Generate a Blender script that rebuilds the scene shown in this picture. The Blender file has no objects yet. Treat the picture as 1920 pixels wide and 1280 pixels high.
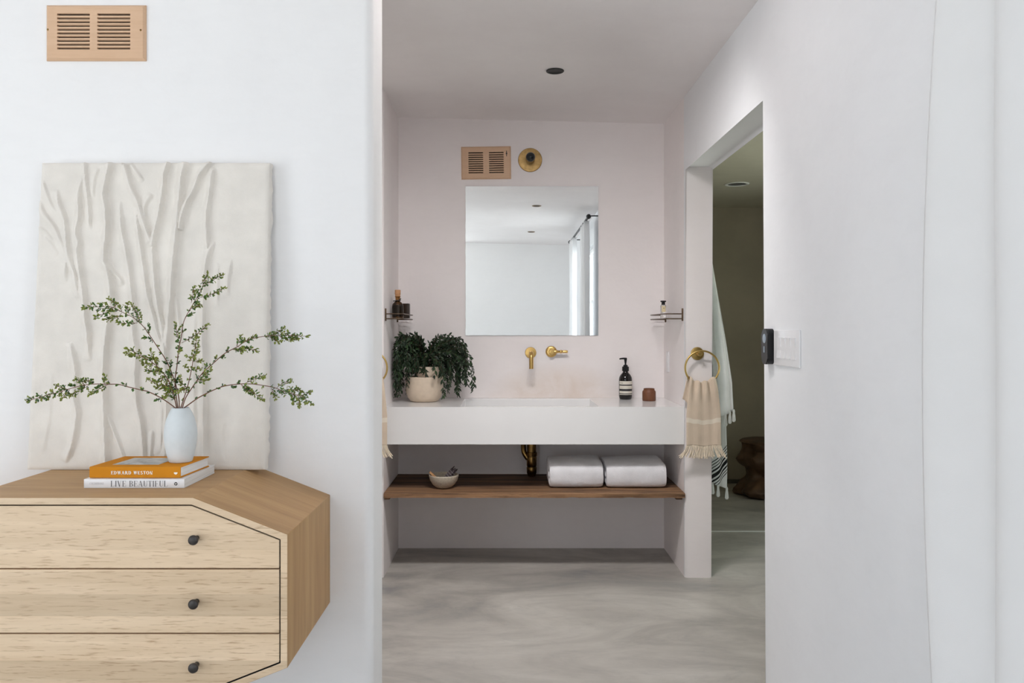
import bpy, bmesh, math, random
import numpy as np
from mathutils import Vector, Matrix, noise

PI = math.pi
sc = bpy.context.scene
COL = sc.collection
random.seed(7)

# ------------------------------------------------------------------ camera
EYE = 1.261
FPX = 1500.0
VX, VY = 953.0, 615.0
cam_d = bpy.data.cameras.new('camera')
cam = bpy.data.objects.new('camera', cam_d)
COL.objects.link(cam)
cam.location = (0, 0, EYE)
cam.rotation_euler = (PI / 2, 0, 0)
cam_d.sensor_width = 36.0
cam_d.lens = FPX / 1920 * 36.0
cam_d.shift_x = (960 - VX) / 1920.0
cam_d.shift_y = (VY - 640) / 1920.0
cam_d.clip_start = 0.05
sc.camera = cam


def P(px, py, d):
    """real point seen at a photo pixel, d metres in front of the camera"""
    return Vector(((px - VX) * d / FPX, d, EYE + (VY - py) * d / FPX))


# ------------------------------------------------------------------ node materials
def nmat(name):
    m = bpy.data.materials.new(name)
    m.use_nodes = True
    nt = m.node_tree
    b = nt.nodes['Principled BSDF']
    return m, nt, b


def N(nt, t, **kw):
    n = nt.nodes.new(t)
    for k, v in kw.items():
        setattr(n, k, v)
    return n


def ramp(nt, stops, interp='LINEAR'):
    r = N(nt, 'ShaderNodeValToRGB')
    r.color_ramp.interpolation = interp
    els = r.color_ramp.elements
    while len(els) > 1:
        els.remove(els[-1])
    els[0].position = stops[0][0]
    els[0].color = (*stops[0][1], 1)
    for p, c in stops[1:]:
        e = els.new(p)
        e.color = (*c, 1)
    return r


def coords(nt, scale=(1, 1, 1), src='Object'):
    tc = N(nt, 'ShaderNodeTexCoord')
    mp = N(nt, 'ShaderNodeMapping')
    mp.inputs['Scale'].default_value = scale
    nt.links.new(tc.outputs[src], mp.inputs['Vector'])
    return mp.outputs['Vector']


def noise_n(nt, vec, scale, detail=4, rough=0.5, dist=0.0):
    n = N(nt, 'ShaderNodeTexNoise')
    n.inputs['Scale'].default_value = scale
    n.inputs['Detail'].default_value = detail
    n.inputs['Roughness'].default_value = rough
    n.inputs['Distortion'].default_value = dist
    nt.links.new(vec, n.inputs['Vector'])
    return n.outputs['Fac']


def bump(nt, b, height, strength, dist=0.01):
    bp = N(nt, 'ShaderNodeBump')
    bp.inputs['Strength'].default_value = strength
    bp.inputs['Distance'].default_value = dist
    nt.links.new(height, bp.inputs['Height'])
    nt.links.new(bp.outputs['Normal'], b.inputs['Normal'])


def mathn(nt, op, a, bv=None, clamp=False):
    n = N(nt, 'ShaderNodeMath', operation=op)
    n.use_clamp = clamp
    for i, v in enumerate((a, bv)):
        if v is None:
            continue
        if isinstance(v, (int, float)):
            n.inputs[i].default_value = v
        else:
            nt.links.new(v, n.inputs[i])
    return n.outputs[0]


def mixc(nt, fac, a, b, blend='MIX'):
    n = N(nt, 'ShaderNodeMix', data_type='RGBA', blend_type=blend)
    for s, v in ((n.inputs[0], fac), (n.inputs[6], a), (n.inputs[7], b)):
        if isinstance(v, (int, float)):
            s.default_value = v
        elif isinstance(v, tuple):
            s.default_value = (*v, 1)
        else:
            nt.links.new(v, s)
    return n.outputs[2]


def plain(name, col, rough=0.5, metal=0.0, var=0.08, nscale=30, bmp=0.0, spec=0.5, sheen=0.0, coat=0.0):
    m, nt, b = nmat(name)
    v = coords(nt)
    f = noise_n(nt, v, nscale, 3)
    r = ramp(nt, [(0.3, tuple(c * (1 - var) for c in col)), (0.7, tuple(min(1, c * (1 + var)) for c in col))])
    nt.links.new(f, r.inputs['Fac'])
    nt.links.new(r.outputs['Color'], b.inputs['Base Color'])
    b.inputs['Roughness'].default_value = rough
    b.inputs['Metallic'].default_value = metal
    b.inputs['Specular IOR Level'].default_value = spec
    b.inputs['Sheen Weight'].default_value = sheen
    b.inputs['Coat Weight'].default_value = coat
    if bmp:
        bump(nt, b, f, bmp)
    return m


def plaster(name, c1, c2, stain=None, rough=0.72):
    m, nt, b = nmat(name)
    v = coords(nt)
    f = noise_n(nt, v, 1.7, 7, 0.6, 0.4)
    r = ramp(nt, [(0.3, c1), (0.7, c2)])
    nt.links.new(f, r.inputs['Fac'])
    f2 = noise_n(nt, coords(nt, (1, 1, 3)), 9, 6, 0.65, 0.8)
    c = mixc(nt, mathn(nt, 'MULTIPLY', mathn(nt, 'SUBTRACT', f2, 0.45, True), 0.35), r.outputs['Color'], tuple(x * 0.86 for x in c1))
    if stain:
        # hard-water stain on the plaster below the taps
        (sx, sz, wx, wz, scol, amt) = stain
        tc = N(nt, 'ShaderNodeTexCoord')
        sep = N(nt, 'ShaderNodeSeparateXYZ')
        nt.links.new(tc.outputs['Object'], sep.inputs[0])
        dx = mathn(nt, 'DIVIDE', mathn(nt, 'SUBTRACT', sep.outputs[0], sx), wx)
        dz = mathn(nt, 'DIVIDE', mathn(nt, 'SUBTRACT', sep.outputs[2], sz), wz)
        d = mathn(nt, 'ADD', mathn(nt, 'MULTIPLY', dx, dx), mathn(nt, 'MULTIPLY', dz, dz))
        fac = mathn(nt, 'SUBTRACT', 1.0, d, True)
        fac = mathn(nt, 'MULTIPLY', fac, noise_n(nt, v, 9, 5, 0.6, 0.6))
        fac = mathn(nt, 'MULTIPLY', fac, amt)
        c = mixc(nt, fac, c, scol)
    nt.links.new(c, b.inputs['Base Color'])
    b.inputs['Roughness'].default_value = rough
    b.inputs['Specular IOR Level'].default_value = 0.25
    h = mathn(nt, 'ADD', noise_n(nt, v, 5, 5), mathn(nt, 'MULTIPLY', noise_n(nt, v, 60, 3), 0.15))
    bump(nt, b, h, 0.12, 0.02)
    return m


def concrete(name, tint=(1, 1, 1)):
    m, nt, b = nmat(name)
    v = coords(nt)
    vs = coords(nt, (0.7, 1.5, 1))
    f1 = noise_n(nt, vs, 1.5, 9, 0.62, 1.3)
    T = lambda c: tuple(a * t for a, t in zip(c, tint))
    r = ramp(nt, [(0.30, T((0.27, 0.265, 0.26))), (0.42, T((0.385, 0.365, 0.335))), (0.54, T((0.49, 0.465, 0.425))), (0.70, T((0.60, 0.575, 0.53)))])
    nt.links.new(f1, r.inputs['Fac'])
    f2 = noise_n(nt, vs, 6, 8, 0.7, 2.2)
    k = mathn(nt, 'MULTIPLY', mathn(nt, 'SUBTRACT', f2, 0.5, True), 1.1)
    c = mixc(nt, k, r.outputs['Color'], T((0.29, 0.285, 0.295)))
    nt.links.new(c, b.inputs['Base Color'])
    rr = ramp(nt, [(0.3, (0.38,) * 3), (0.7, (0.55,) * 3)])
    nt.links.new(f2, rr.inputs['Fac'])
    nt.links.new(rr.outputs['Color'], b.inputs['Roughness'])
    bump(nt, b, noise_n(nt, v, 25, 4), 0.05, 0.01)
    return m


def wood(name, light, dark, fleck, src='Object', grain=(1.2, 22, 22), flk=(14, 260, 260), plank_axis=None, plank_w=0.05, rough=0.5, flk_amt=0.55, con=0.235):
    m, nt, b = nmat(name)
    v = coords(nt, grain, src)
    f = noise_n(nt, v, 1.0, 6, 0.6, 0.5)
    r = ramp(nt, [(0.5 - con, dark), (0.5, tuple((a + c) / 2 for a, c in zip(light, dark))), (0.5 + con, light)])
    nt.links.new(f, r.inputs['Fac'])
    c = r.outputs['Color']
    f2 = noise_n(nt, coords(nt, flk, src), 1.0, 3, 0.55, 0.2)
    k = mathn(nt, 'MULTIPLY', mathn(nt, 'SUBTRACT', f2, 0.545, True), 5.0, True)
    k = mathn(nt, 'MULTIPLY', k, flk_amt)
    f3 = noise_n(nt, coords(nt, tuple(g * 0.35 for g in grain), src), 1.0, 2)
    k = mathn(nt, 'MULTIPLY', k, mathn(nt, 'MULTIPLY', f3, 1.6, True))
    c = mixc(nt, k, c, fleck)
    if plank_axis is not None:
        tc = N(nt, 'ShaderNodeTexCoord')
        sep = N(nt, 'ShaderNodeSeparateXYZ')
        nt.links.new(tc.outputs[src], sep.inputs[0])
        a = mathn(nt, 'FLOOR', mathn(nt, 'DIVIDE', sep.outputs[plank_axis], plank_w))
        wn = N(nt, 'ShaderNodeTexWhiteNoise', noise_dimensions='1D')
        nt.links.new(a, wn.inputs['W'])
        r2 = ramp(nt, [(0.0, (0.86, 0.85, 0.83)), (1.0, (1.08, 1.08, 1.08))])
        nt.links.new(wn.outputs['Value'], r2.inputs['Fac'])
        c = mixc(nt, 1.0, c, r2.outputs['Color'], 'MULTIPLY')
    nt.links.new(c, b.inputs['Base Color'])
    b.inputs['Roughness'].default_value = rough
    bump(nt, b, f2, 0.06, 0.002)
    return m


def cloth(name, col, weave=900, strength=0.25, sheen=0.2, stripes=None, trans=0.0, var=0.07):
    m, nt, b = nmat(name)
    v = coords(nt)
    f = noise_n(nt, v, weave, 2)
    g = noise_n(nt, v, 14, 4)
    r = ramp(nt, [(0.3, tuple(c * (1 - var) for c in col)), (0.7, tuple(min(1, c * (1 + var * .5)) for c in col))])
    nt.links.new(g, r.inputs['Fac'])
    c = r.outputs['Color']
    if stripes:
        c = stripes(nt, c)
    nt.links.new(c, b.inputs['Base Color'])
    b.inputs['Roughness'].default_value = 0.95
    b.inputs['Sheen Weight'].default_value = sheen
    b.inputs['Specular IOR Level'].default_value = 0.15
    bump(nt, b, f, strength, 0.003)
    if trans:
        t = N(nt, 'ShaderNodeBsdfTranslucent')
        nt.links.new(c, t.inputs['Color'])
        mx = N(nt, 'ShaderNodeMixShader')
        mx.inputs[0].default_value = trans
        nt.links.new(b.outputs[0], mx.inputs[1])
        nt.links.new(t.outputs[0], mx.inputs[2])
        nt.links.new(mx.outputs[0], nt.nodes['Material Output'].inputs['Surface'])
    return m


def uv_stripes(spec, base_dark, ku=0.0, kv=1.0, k0=0.0):
    """stripes at given positions of ku*u + kv*v"""
    def f(nt, c):
        tc = N(nt, 'ShaderNodeTexCoord')
        sep = N(nt, 'ShaderNodeSeparateXYZ')
        nt.links.new(tc.outputs['UV'], sep.inputs[0])
        w = mathn(nt, 'ADD', mathn(nt, 'MULTIPLY', sep.outputs[0], ku), mathn(nt, 'ADD', mathn(nt, 'MULTIPLY', sep.outputs[1], kv), k0))
        stops = [(0.0, (0, 0, 0))]
        for a, bb in spec:
            stops += [(a, (1, 1, 1)), (bb, (0, 0, 0))]
        r = ramp(nt, stops, 'CONSTANT')
        nt.links.new(w, r.inputs['Fac'])
        return mixc(nt, r.outputs['Color'], c, base_dark)
    return f


def glassy(name, col=(1, 1, 1), gl=0.08, dark=None):
    """thin clear pane: straight-through transmission with a little reflection"""
    m = bpy.data.materials.new(name)
    m.use_nodes = True
    nt = m.node_tree
    nt.nodes.remove(nt.nodes['Principled BSDF'])
    out = nt.nodes['Material Output']
    t = N(nt, 'ShaderNodeBsdfTransparent')
    t.inputs['Color'].default_value = (*col, 1)
    g = N(nt, 'ShaderNodeBsdfGlossy')
    g.inputs['Roughness'].default_value = 0.02
    mx = N(nt, 'ShaderNodeMixShader')
    mx.inputs[0].default_value = gl
    nt.links.new(t.outputs[0], mx.inputs[1])
    nt.links.new(g.outputs[0], mx.inputs[2])
    nt.links.new(mx.outputs[0], out.inputs['Surface'])
    return m


def real_glass(name, col, rough=0.0):
    m, nt, b = nmat(name)
    b.inputs['Base Color'].default_value = (*col, 1)
    b.inputs['Roughness'].default_value = rough
    b.inputs['Transmission Weight'].default_value = 1.0
    b.inputs['IOR'].default_value = 1.45
    return m


M = {}
M['plaster'] = plaster('plaster_white', (0.835, 0.83, 0.832), (0.875, 0.872, 0.873))
M['plaster_right'] = plaster('plaster_right', (0.80, 0.81, 0.825), (0.845, 0.857, 0.872))
M['plaster_rear'] = plaster('plaster_rear', (0.90, 0.895, 0.89), (0.93, 0.925, 0.92))
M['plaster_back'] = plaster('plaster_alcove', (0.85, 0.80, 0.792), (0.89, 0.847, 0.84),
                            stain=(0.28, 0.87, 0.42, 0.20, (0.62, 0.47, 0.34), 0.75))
M['plaster_niche'] = plaster('plaster_niche', (0.85, 0.80, 0.792), (0.89, 0.847, 0.84))
M['ceiling'] = plaster('plaster_ceiling', (0.82, 0.785, 0.78), (0.87, 0.84, 0.835))
M['plaster_khaki'] = plaster('plaster_khaki', (0.37, 0.33, 0.26), (0.45, 0.40, 0.315))
M['ceil_khaki'] = plaster('plaster_shower_ceiling', (0.50, 0.475, 0.39), (0.58, 0.55, 0.46))
M['concrete'] = concrete('concrete')
M['trim'] = plain('white_paint', (0.85, 0.85, 0.84), 0.4, var=0.02)
M['plastic'] = plain('white_plastic', (0.80, 0.80, 0.81), 0.3, var=0.02)
M['solid_white'] = plain('solid_surface_white', (0.82, 0.82, 0.82), 0.16, var=0.015, nscale=6)
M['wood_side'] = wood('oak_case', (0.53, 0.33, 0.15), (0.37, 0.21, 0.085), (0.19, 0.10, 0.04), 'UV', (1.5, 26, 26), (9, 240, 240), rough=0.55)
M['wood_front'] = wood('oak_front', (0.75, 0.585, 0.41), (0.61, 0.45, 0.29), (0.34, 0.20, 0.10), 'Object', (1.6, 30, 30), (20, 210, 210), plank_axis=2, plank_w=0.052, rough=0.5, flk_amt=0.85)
M['wood_vent'] = wood('maple', (0.70, 0.475, 0.315), (0.62, 0.40, 0.25), (0.5, 0.3, 0.17), 'Object', (3, 40, 40), (20, 300, 300), rough=0.5, flk_amt=0.3)
M['wood_old'] = wood('reclaimed_wood', (0.19, 0.10, 0.052), (0.042, 0.021, 0.012), (0.03, 0.016, 0.01), 'Object', (1.4, 34, 34), (6, 90, 90), rough=0.75, flk_amt=1.0, con=0.11)
M['wood_old_edge'] = wood('worn_wood_edge', (0.36, 0.20, 0.10), (0.10, 0.05, 0.024), (0.05, 0.025, 0.012), 'Object', (1.6, 40, 40), (6, 90, 90), rough=0.75, flk_amt=1.0, con=0.13)
M['root'] = wood('root_wood', (0.17, 0.085, 0.04), (0.035, 0.018, 0.01), (0.015, 0.008, 0.005), 'Object', (6, 6, 3), (30, 30, 12), rough=0.55)
M['stick'] = wood('pale_stick', (0.60, 0.34, 0.16), (0.45, 0.24, 0.10), (0.3, 0.15, 0.07), 'Object', (8, 90, 90), (20, 300, 300))
M['canvas'] = cloth('raw_canvas', (0.775, 0.735, 0.68), 520, 0.3, 0.05)
M['knob'] = plain('blackened_bronze', (0.055, 0.05, 0.047), 0.45, 0.6, var=0.3, nscale=80)
M['gap'] = plain('recess_shade', (0.012, 0.009, 0.007), 0.9)  # near-black that puts the shade of drawer gaps and vent slots into colour
M['brass'] = plain('brushed_brass', (0.68, 0.45, 0.16), 0.30, 1.0, var=0.08, nscale=40)
M['brass_ring'] = plain('satin_brass', (0.58, 0.41, 0.15), 0.38, 1.0, var=0.06, nscale=40)
M['brass_old'] = plain('aged_brass', (0.36, 0.235, 0.095), 0.42, 0.9, var=0.25, nscale=45)
M['bronze'] = plain('bronze_wire', (0.13, 0.085, 0.055), 0.4, 0.9, var=0.15)
M['brass_dark'] = plain('tarnished_brass', (0.20, 0.12, 0.04), 0.22, 1.0, var=0.4, nscale=25)
M['black'] = plain('black_plastic', (0.008, 0.008, 0.009), 0.4, var=0.1, spec=0.3)
M['black_matt'] = plain('black_metal', (0.015, 0.015, 0.016), 0.5, var=0.1)
M['grey_btn'] = plain('grey_blue_button', (0.30, 0.36, 0.42), 0.4, var=0.03)
M['orange'] = cloth('ochre_book_cloth', (0.60, 0.235, 0.018), 1500, 0.15, 0.0)
M['white_cover'] = plain('white_book_cover', (0.80, 0.80, 0.815), 0.35, var=0.015)
M['ink_white'] = plain('white_ink', (0.88, 0.86, 0.80), 0.6, var=0.01)
M['ink_grey'] = plain('grey_ink', (0.13, 0.13, 0.14), 0.6, var=0.02)
M['ink_pale'] = plain('pale_ink', (0.48, 0.48, 0.49), 0.6, var=0.02)
M['ink_black'] = plain('black_ink', (0.02, 0.02, 0.022), 0.6, var=0.02)
M['vase'] = plain('pale_blue_bisque', (0.635, 0.675, 0.69), 0.7, var=0.03, nscale=50, bmp=0.04)
M['vase_in'] = M['vase']
M['stem'] = plain('twig_bark', (0.17, 0.075, 0.04), 0.7, var=0.3, nscale=200)
M['leaf_dark'] = plain('leaf_dark', (0.022, 0.075, 0.018), 0.5, var=0.3, nscale=60)
M['leaf_mid'] = plain('leaf_mid', (0.065, 0.145, 0.022), 0.5, var=0.3, nscale=60)
M['leaf_light'] = plain('leaf_light', (0.20, 0.235, 0.035), 0.5, var=0.25, nscale=60)
M['pot_leaf'] = plain('pot_leaf', (0.011, 0.030, 0.011), 0.5, var=0.45, nscale=40)
M['pot_leaf_b'] = plain('pot_leaf_light', (0.024, 0.055, 0.017), 0.5, var=0.35, nscale=40)
M['pot_stem'] = plain('reddish_stem', (0.07, 0.035, 0.02), 0.6, var=0.2)
M['pot'] = plain('cream_stoneware', (0.66, 0.545, 0.425), 0.55, var=0.05, nscale=45, bmp=0.02)
M['soil'] = plain('soil', (0.02, 0.014, 0.01), 0.95, var=0.4, nscale=200, bmp=0.5)
M['soap_glass'] = plain('dark_brown_glass', (0.006, 0.005, 0.0045), 0.08, var=0.1)
M['label'] = plain('cream_label', (0.70, 0.67, 0.58), 0.5, var=0.02)
M['cup'] = plain('brown_ceramic', (0.155, 0.055, 0.022), 0.45, var=0.12, nscale=70)
M['amber'] = real_glass('amber_glass', (0.30, 0.13, 0.03))
M['dark_glass'] = plain('dark_bottle', (0.03, 0.018, 0.012), 0.1, var=0.1)
M['clear'] = real_glass('clear_glass', (0.97, 0.97, 0.96))
M['cork'] = plain('cork', (0.48, 0.25, 0.12), 0.8, var=0.25, nscale=250)
M['plate_glass'] = glassy('shelf_glass', (0.93, 0.95, 0.94), 0.08)
M['pane'] = glassy('window_glass', (0.97, 0.98, 0.98), 0.05)
M['pane_green'] = glassy('greenish_window_glass', (0.93, 0.95, 0.88), 0.05)  # green cast of light through foliage is put into the glass colour
M['terry'] = cloth('white_terry', (0.90, 0.895, 0.925), 420, 0.9, 0.5)
M['bowl'] = plain('speckled_stone_bowl', (0.50, 0.445, 0.36), 0.55, var=0.16, nscale=120)
M['herb'] = plain('dried_herb', (0.085, 0.065, 0.07), 0.9, var=0.5, nscale=120)
M['herb_tie'] = plain('pale_thread', (0.4, 0.36, 0.36), 0.9)


def linen(nt, c):
    # fine lengthwise ribs woven into the towel
    tc = N(nt, 'ShaderNodeTexCoord')
    sep = N(nt, 'ShaderNodeSeparateXYZ')
    nt.links.new(tc.outputs['UV'], sep.inputs[0])
    s = mathn(nt, 'SINE', mathn(nt, 'MULTIPLY', sep.outputs[0], 150.0))
    k = mathn(nt, 'MULTIPLY', mathn(nt, 'ADD', s, 1.0), 0.16)
    return mixc(nt, k, c, (0.50, 0.37, 0.25))


M['hand_towel'] = cloth('beige_linen', (0.72, 0.60, 0.475), 800, 0.3, 0.2,
                        stripes=lambda nt, c: uv_stripes([(0.585, 0.655)], (0.80, 0.72, 0.60))(nt, linen(nt, c)))
M['fringe'] = plain('cream_fringe', (0.80, 0.70, 0.56), 0.9, var=0.1, nscale=60)
M['bath_a'] = cloth('white_cotton_a', (0.88, 0.89, 0.87), 700, 0.25, 0.2,
                    stripes=uv_stripes([(0.10, 0.125), (0.15, 0.215), (0.24, 0.26), (0.285, 0.30)], (0.02, 0.022, 0.025), 1.0, 0.0), trans=0.15)
M['bath_b'] = cloth('white_cotton_b', (0.88, 0.89, 0.87), 700, 0.25, 0.2,
                    stripes=uv_stripes([(0.842, 0.847), (0.854, 0.859), (0.866, 0.871), (0.878, 0.884), (0.893, 0.908), (0.917, 0.922), (0.930, 0.935), (0.943, 0.948)], (0.02, 0.02, 0.022), 0.15, 1.0, -0.14), trans=0.15)
M['tassel'] = plain('white_cotton_tassel', (0.74, 0.75, 0.72), 0.9, var=0.05)
M['sheer'] = cloth('sheer_linen', (0.90, 0.90, 0.90), 500, 0.08, 0.1, trans=0.3, var=0.01)
M['chrome'] = plain('chrome_trim', (0.72, 0.74, 0.77), 0.25, 0.6, var=0.02)

m, nt, b = nmat('mirror_silver')
b.inputs['Base Color'].default_value = (0.93, 0.945, 0.94, 1)
b.inputs['Metallic'].default_value = 1.0
b.inputs['Roughness'].default_value = 0.0
M['mirror'] = m

m, nt, b = nmat('grey_photo_print')
v = coords(nt, (1, 1, 1), 'UV')
f = noise_n(nt, v, 3.0, 5, 0.6, 1.0)
r = ramp(nt, [(0.3, (0.10, 0.10, 0.10)), (0.5, (0.42, 0.42, 0.41)), (0.7, (0.62, 0.62, 0.60))])
nt.links.new(f, r.inputs['Fac'])
nt.links.new(r.outputs['Color'], b.inputs['Base Color'])
b.inputs['Roughness'].default_value = 0.3
M['print'] = m

m, nt, b = nmat('page_edges')
v = coords(nt, (6, 6, 1400))
f = noise_n(nt, v, 1.0, 2)
r = ramp(nt, [(0.3, (0.62, 0.61, 0.60)), (0.7, (0.84, 0.83, 0.81))])
nt.links.new(f, r.inputs['Fac'])
nt.links.new(r.outputs['Color'], b.inputs['Base Color'])
b.inputs['Roughness'].default_value = 0.8
M['pages'] = m


# ------------------------------------------------------------------ object helpers
def origin(o):
    v = Vector((0, 0, 0))
    while o is not None:
        v = v + o.location
        o = o.parent
    return v


def mk(name, bm, mats, parent=None, sharp=35.0, base=True):
    """link a bmesh given in room coordinates as ONE mesh object"""
    if not isinstance(mats, (list, tuple)):
        mats = [mats]
    bmesh.ops.recalc_face_normals(bm, faces=bm.faces[:])
    me = bpy.data.meshes.new(name)
    o = bpy.data.objects.new(name, me)
    if parent is not None:
        off = origin(parent)
        o.parent = parent
    elif base:
        xs = [v.co for v in bm.verts]
        off = Vector(((min(c.x for c in xs) + max(c.x for c in xs)) / 2,
                      (min(c.y for c in xs) + max(c.y for c in xs)) / 2, min(c.z for c in xs)))
        o.location = off
    else:
        off = Vector((0, 0, 0))
    bmesh.ops.translate(bm, verts=bm.verts[:], vec=-off)
    bm.to_mesh(me)
    bm.free()
    for mt in mats:
        me.materials.append(mt)
    if sharp is not None:
        me.shade_smooth()
        me.set_sharp_from_angle(angle=math.radians(sharp))
    COL.objects.link(o)
    return o


def tag(o, label, cat, group=None):
    o['label'] = label
    o['category'] = cat
    if group:
        o['group'] = group
    return o


def thing(name, label, cat, loc, group=None):
    o = bpy.data.objects.new(name, None)
    o.empty_display_size = 0.05
    o.location = loc
    COL.objects.link(o)
    return tag(o, label, cat, group)


def struct(name, bm, mat, parent=None, sharp=35.0):
    o = mk(name, bm, mat, parent, sharp, base=False)
    if parent is None:
        o['kind'] = 'structure'
    return o


def copy_tree(o, parent=None):
    c = o.copy()
    COL.objects.link(c)
    if parent is not None:
        c.parent = parent
    for ch in list(o.children):
        copy_tree(ch, c)
    return c


def BM():
    return bmesh.new()


def box(bm, x0, x1, y0, y1, z0, z1, bev=0.0, seg=2, mi=0):
    vs = [bm.verts.new((x, y, z)) for x in (x0, x1) for y in (y0, y1) for z in (z0, z1)]
    idx = [(0, 1, 3, 2), (4, 6, 7, 5), (0, 4, 5, 1), (2, 3, 7, 6), (0, 2, 6, 4), (1, 5, 7, 3)]
    fs = [bm.faces.new([vs[i] for i in q]) for q in idx]
    for f in fs:
        f.material_index = mi
    if bev:
        es = list({e for f in fs for e in f.edges})
        r = bmesh.ops.bevel(bm, geom=es, offset=bev, segments=seg, affect='EDGES', profile=0.5)
        for f in r['faces']:
            f.material_index = mi
    return vs


def prism(bm, poly, f0, f1, mi=0):
    """poly: 2D points; f0/f1 map a 2D point to 3D for each end"""
    a = [bm.verts.new(f0(p)) for p in poly]
    b = [bm.verts.new(f1(p)) for p in poly]
    n = len(poly)
    fs = [bm.faces.new(a), bm.faces.new(list(reversed(b)))]
    for i in range(n):
        fs.append(bm.faces.new((a[i], b[i], b[(i + 1) % n], a[(i + 1) % n])))
    for f in fs:
        f.material_index = mi
    return a, b, fs


def lathe(bm, prof, mat=Matrix.Identity(4), seg=32, mi=0, wob=None, uv=False):
    """prof: list of (r, z); r=0 closes the end"""
    rings = []
    for r, z in prof:
        if r < 1e-6:
            rings.append([bm.verts.new(mat @ Vector((0, 0, z)))])
        else:
            ring = []
            for k in range(seg):
                a = 2 * PI * k / seg
                rr = r * (wob(a, z) if wob else 1.0)
                ring.append(bm.verts.new(mat @ Vector((rr * math.cos(a), rr * math.sin(a), z))))
            rings.append(ring)
    for A, B in zip(rings, rings[1:]):
        for k in range(seg):
            k2 = (k + 1) % seg
            if len(A) == 1 and len(B) == 1:
                continue
            if len(A) == 1:
                f = bm.faces.new((A[0], B[k], B[k2]))
            elif len(B) == 1:
                f = bm.faces.new((A[k], B[0], A[k2]))
            else:
                f = bm.faces.new((A[k], B[k], B[k2], A[k2]))
            f.material_index = mi
    return rings


def at(x, y, z, axis='Z'):
    T = Matrix.Translation((x, y, z))
    if axis == '-Y':      # local +z points towards the camera (room -Y)
        return T @ Matrix.Rotation(PI / 2, 4, 'X')
    if axis == '-X':
        return T @ Matrix.Rotation(-PI / 2, 4, 'Y')
    if axis == '+X':
        return T @ Matrix.Rotation(PI / 2, 4, 'Y')
    if axis == '-Z':
        return T @ Matrix.Rotation(PI, 4, 'X')
    return T


def tube(bm, pts, rad, seg=10, mi=0, closed=False):
    pts = [Vector(p) for p in pts]
    n = len(pts)
    rs = rad if isinstance(rad, (list, tuple)) else [rad] * n
    up = None
    rings = []
    for i, p in enumerate(pts):
        if closed:
            t = (pts[(i + 1) % n] - pts[i - 1])
        else:
            t = pts[min(i + 1, n - 1)] - pts[max(i - 1, 0)]
        if t.length < 1e-9:
            t = Vector((0, 0, 1))
        t.normalize()
        if up is None:
            up = t.orthogonal().normalized()
        up = (up - t * up.dot(t))
        if up.length < 1e-6:
            up = t.orthogonal()
        up.normalize()
        s = t.cross(up)
        rings.append([bm.verts.new(p + (up * math.cos(2 * PI * k / seg) + s * math.sin(2 * PI * k / seg)) * rs[i]) for k in range(seg)])
    pairs = list(zip(rings, rings[1:]))
    if closed:
        pairs.append((rings[-1], rings[0]))
    for A, B in pairs:
        for k in range(seg):
            f = bm.faces.new((A[k], B[k], B[(k + 1) % seg], A[(k + 1) % seg]))
            f.material_index = mi
    if not closed:
        for R in (rings[0], rings[-1]):
            f = bm.faces.new(R)
            f.material_index = mi
    return rings


def smooth_path(pts, sub=6):
    """Catmull-Rom through the points"""
    pts = [Vector(p) for p in pts]
    out = []
    for i in range(len(pts) - 1):
        p0 = pts[max(i - 1, 0)]
        p1, p2 = pts[i], pts[i + 1]
        p3 = pts[min(i + 2, len(pts) - 1)]
        for k in range(sub):
            t = k / sub
            out.append(0.5 * ((2 * p1) + (p2 - p0) * t + (2 * p0 - 5 * p1 + 4 * p2 - p3) * t * t + (3 * p1 - p0 - 3 * p2 + p3) * t ** 3))
    out.append(pts[-1])
    return out


def grid(bm, nu, nv, f, mi=0, uvs=True):
    vs = [[bm.verts.new(f(i / (nu - 1), j / (nv - 1))) for j in range(nv)] for i in range(nu)]
    lay = bm.loops.layers.uv.verify() if uvs else None
    for i in range(nu - 1):
        for j in range(nv - 1):
            fc = bm.faces.new((vs[i][j], vs[i + 1][j], vs[i + 1][j + 1], vs[i][j + 1]))
            fc.material_index = mi
            if uvs:
                for lp, (a, b2) in zip(fc.loops, ((i, j), (i + 1, j), (i + 1, j + 1), (i, j + 1))):
                    lp[lay].uv = (a / (nu - 1), b2 / (nv - 1))
    return vs


def thicken(o, t):
    md = o.modifiers.new('thickness', 'SOLIDIFY')
    md.thickness = t
    md.offset = 0.0


def rrect(x0, x1, z0, z1, r, n=5):
    out = []
    for cx, cz, a0 in ((x1 - r, z0 + r, -PI / 2), (x1 - r, z1 - r, 0), (x0 + r, z1 - r, PI / 2), (x0 + r, z0 + r, PI)):
        for k in range(n + 1):
            a = a0 + PI / 2 * k / n
            out.append((cx + r * math.cos(a), cz + r * math.sin(a)))
    return out


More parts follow.
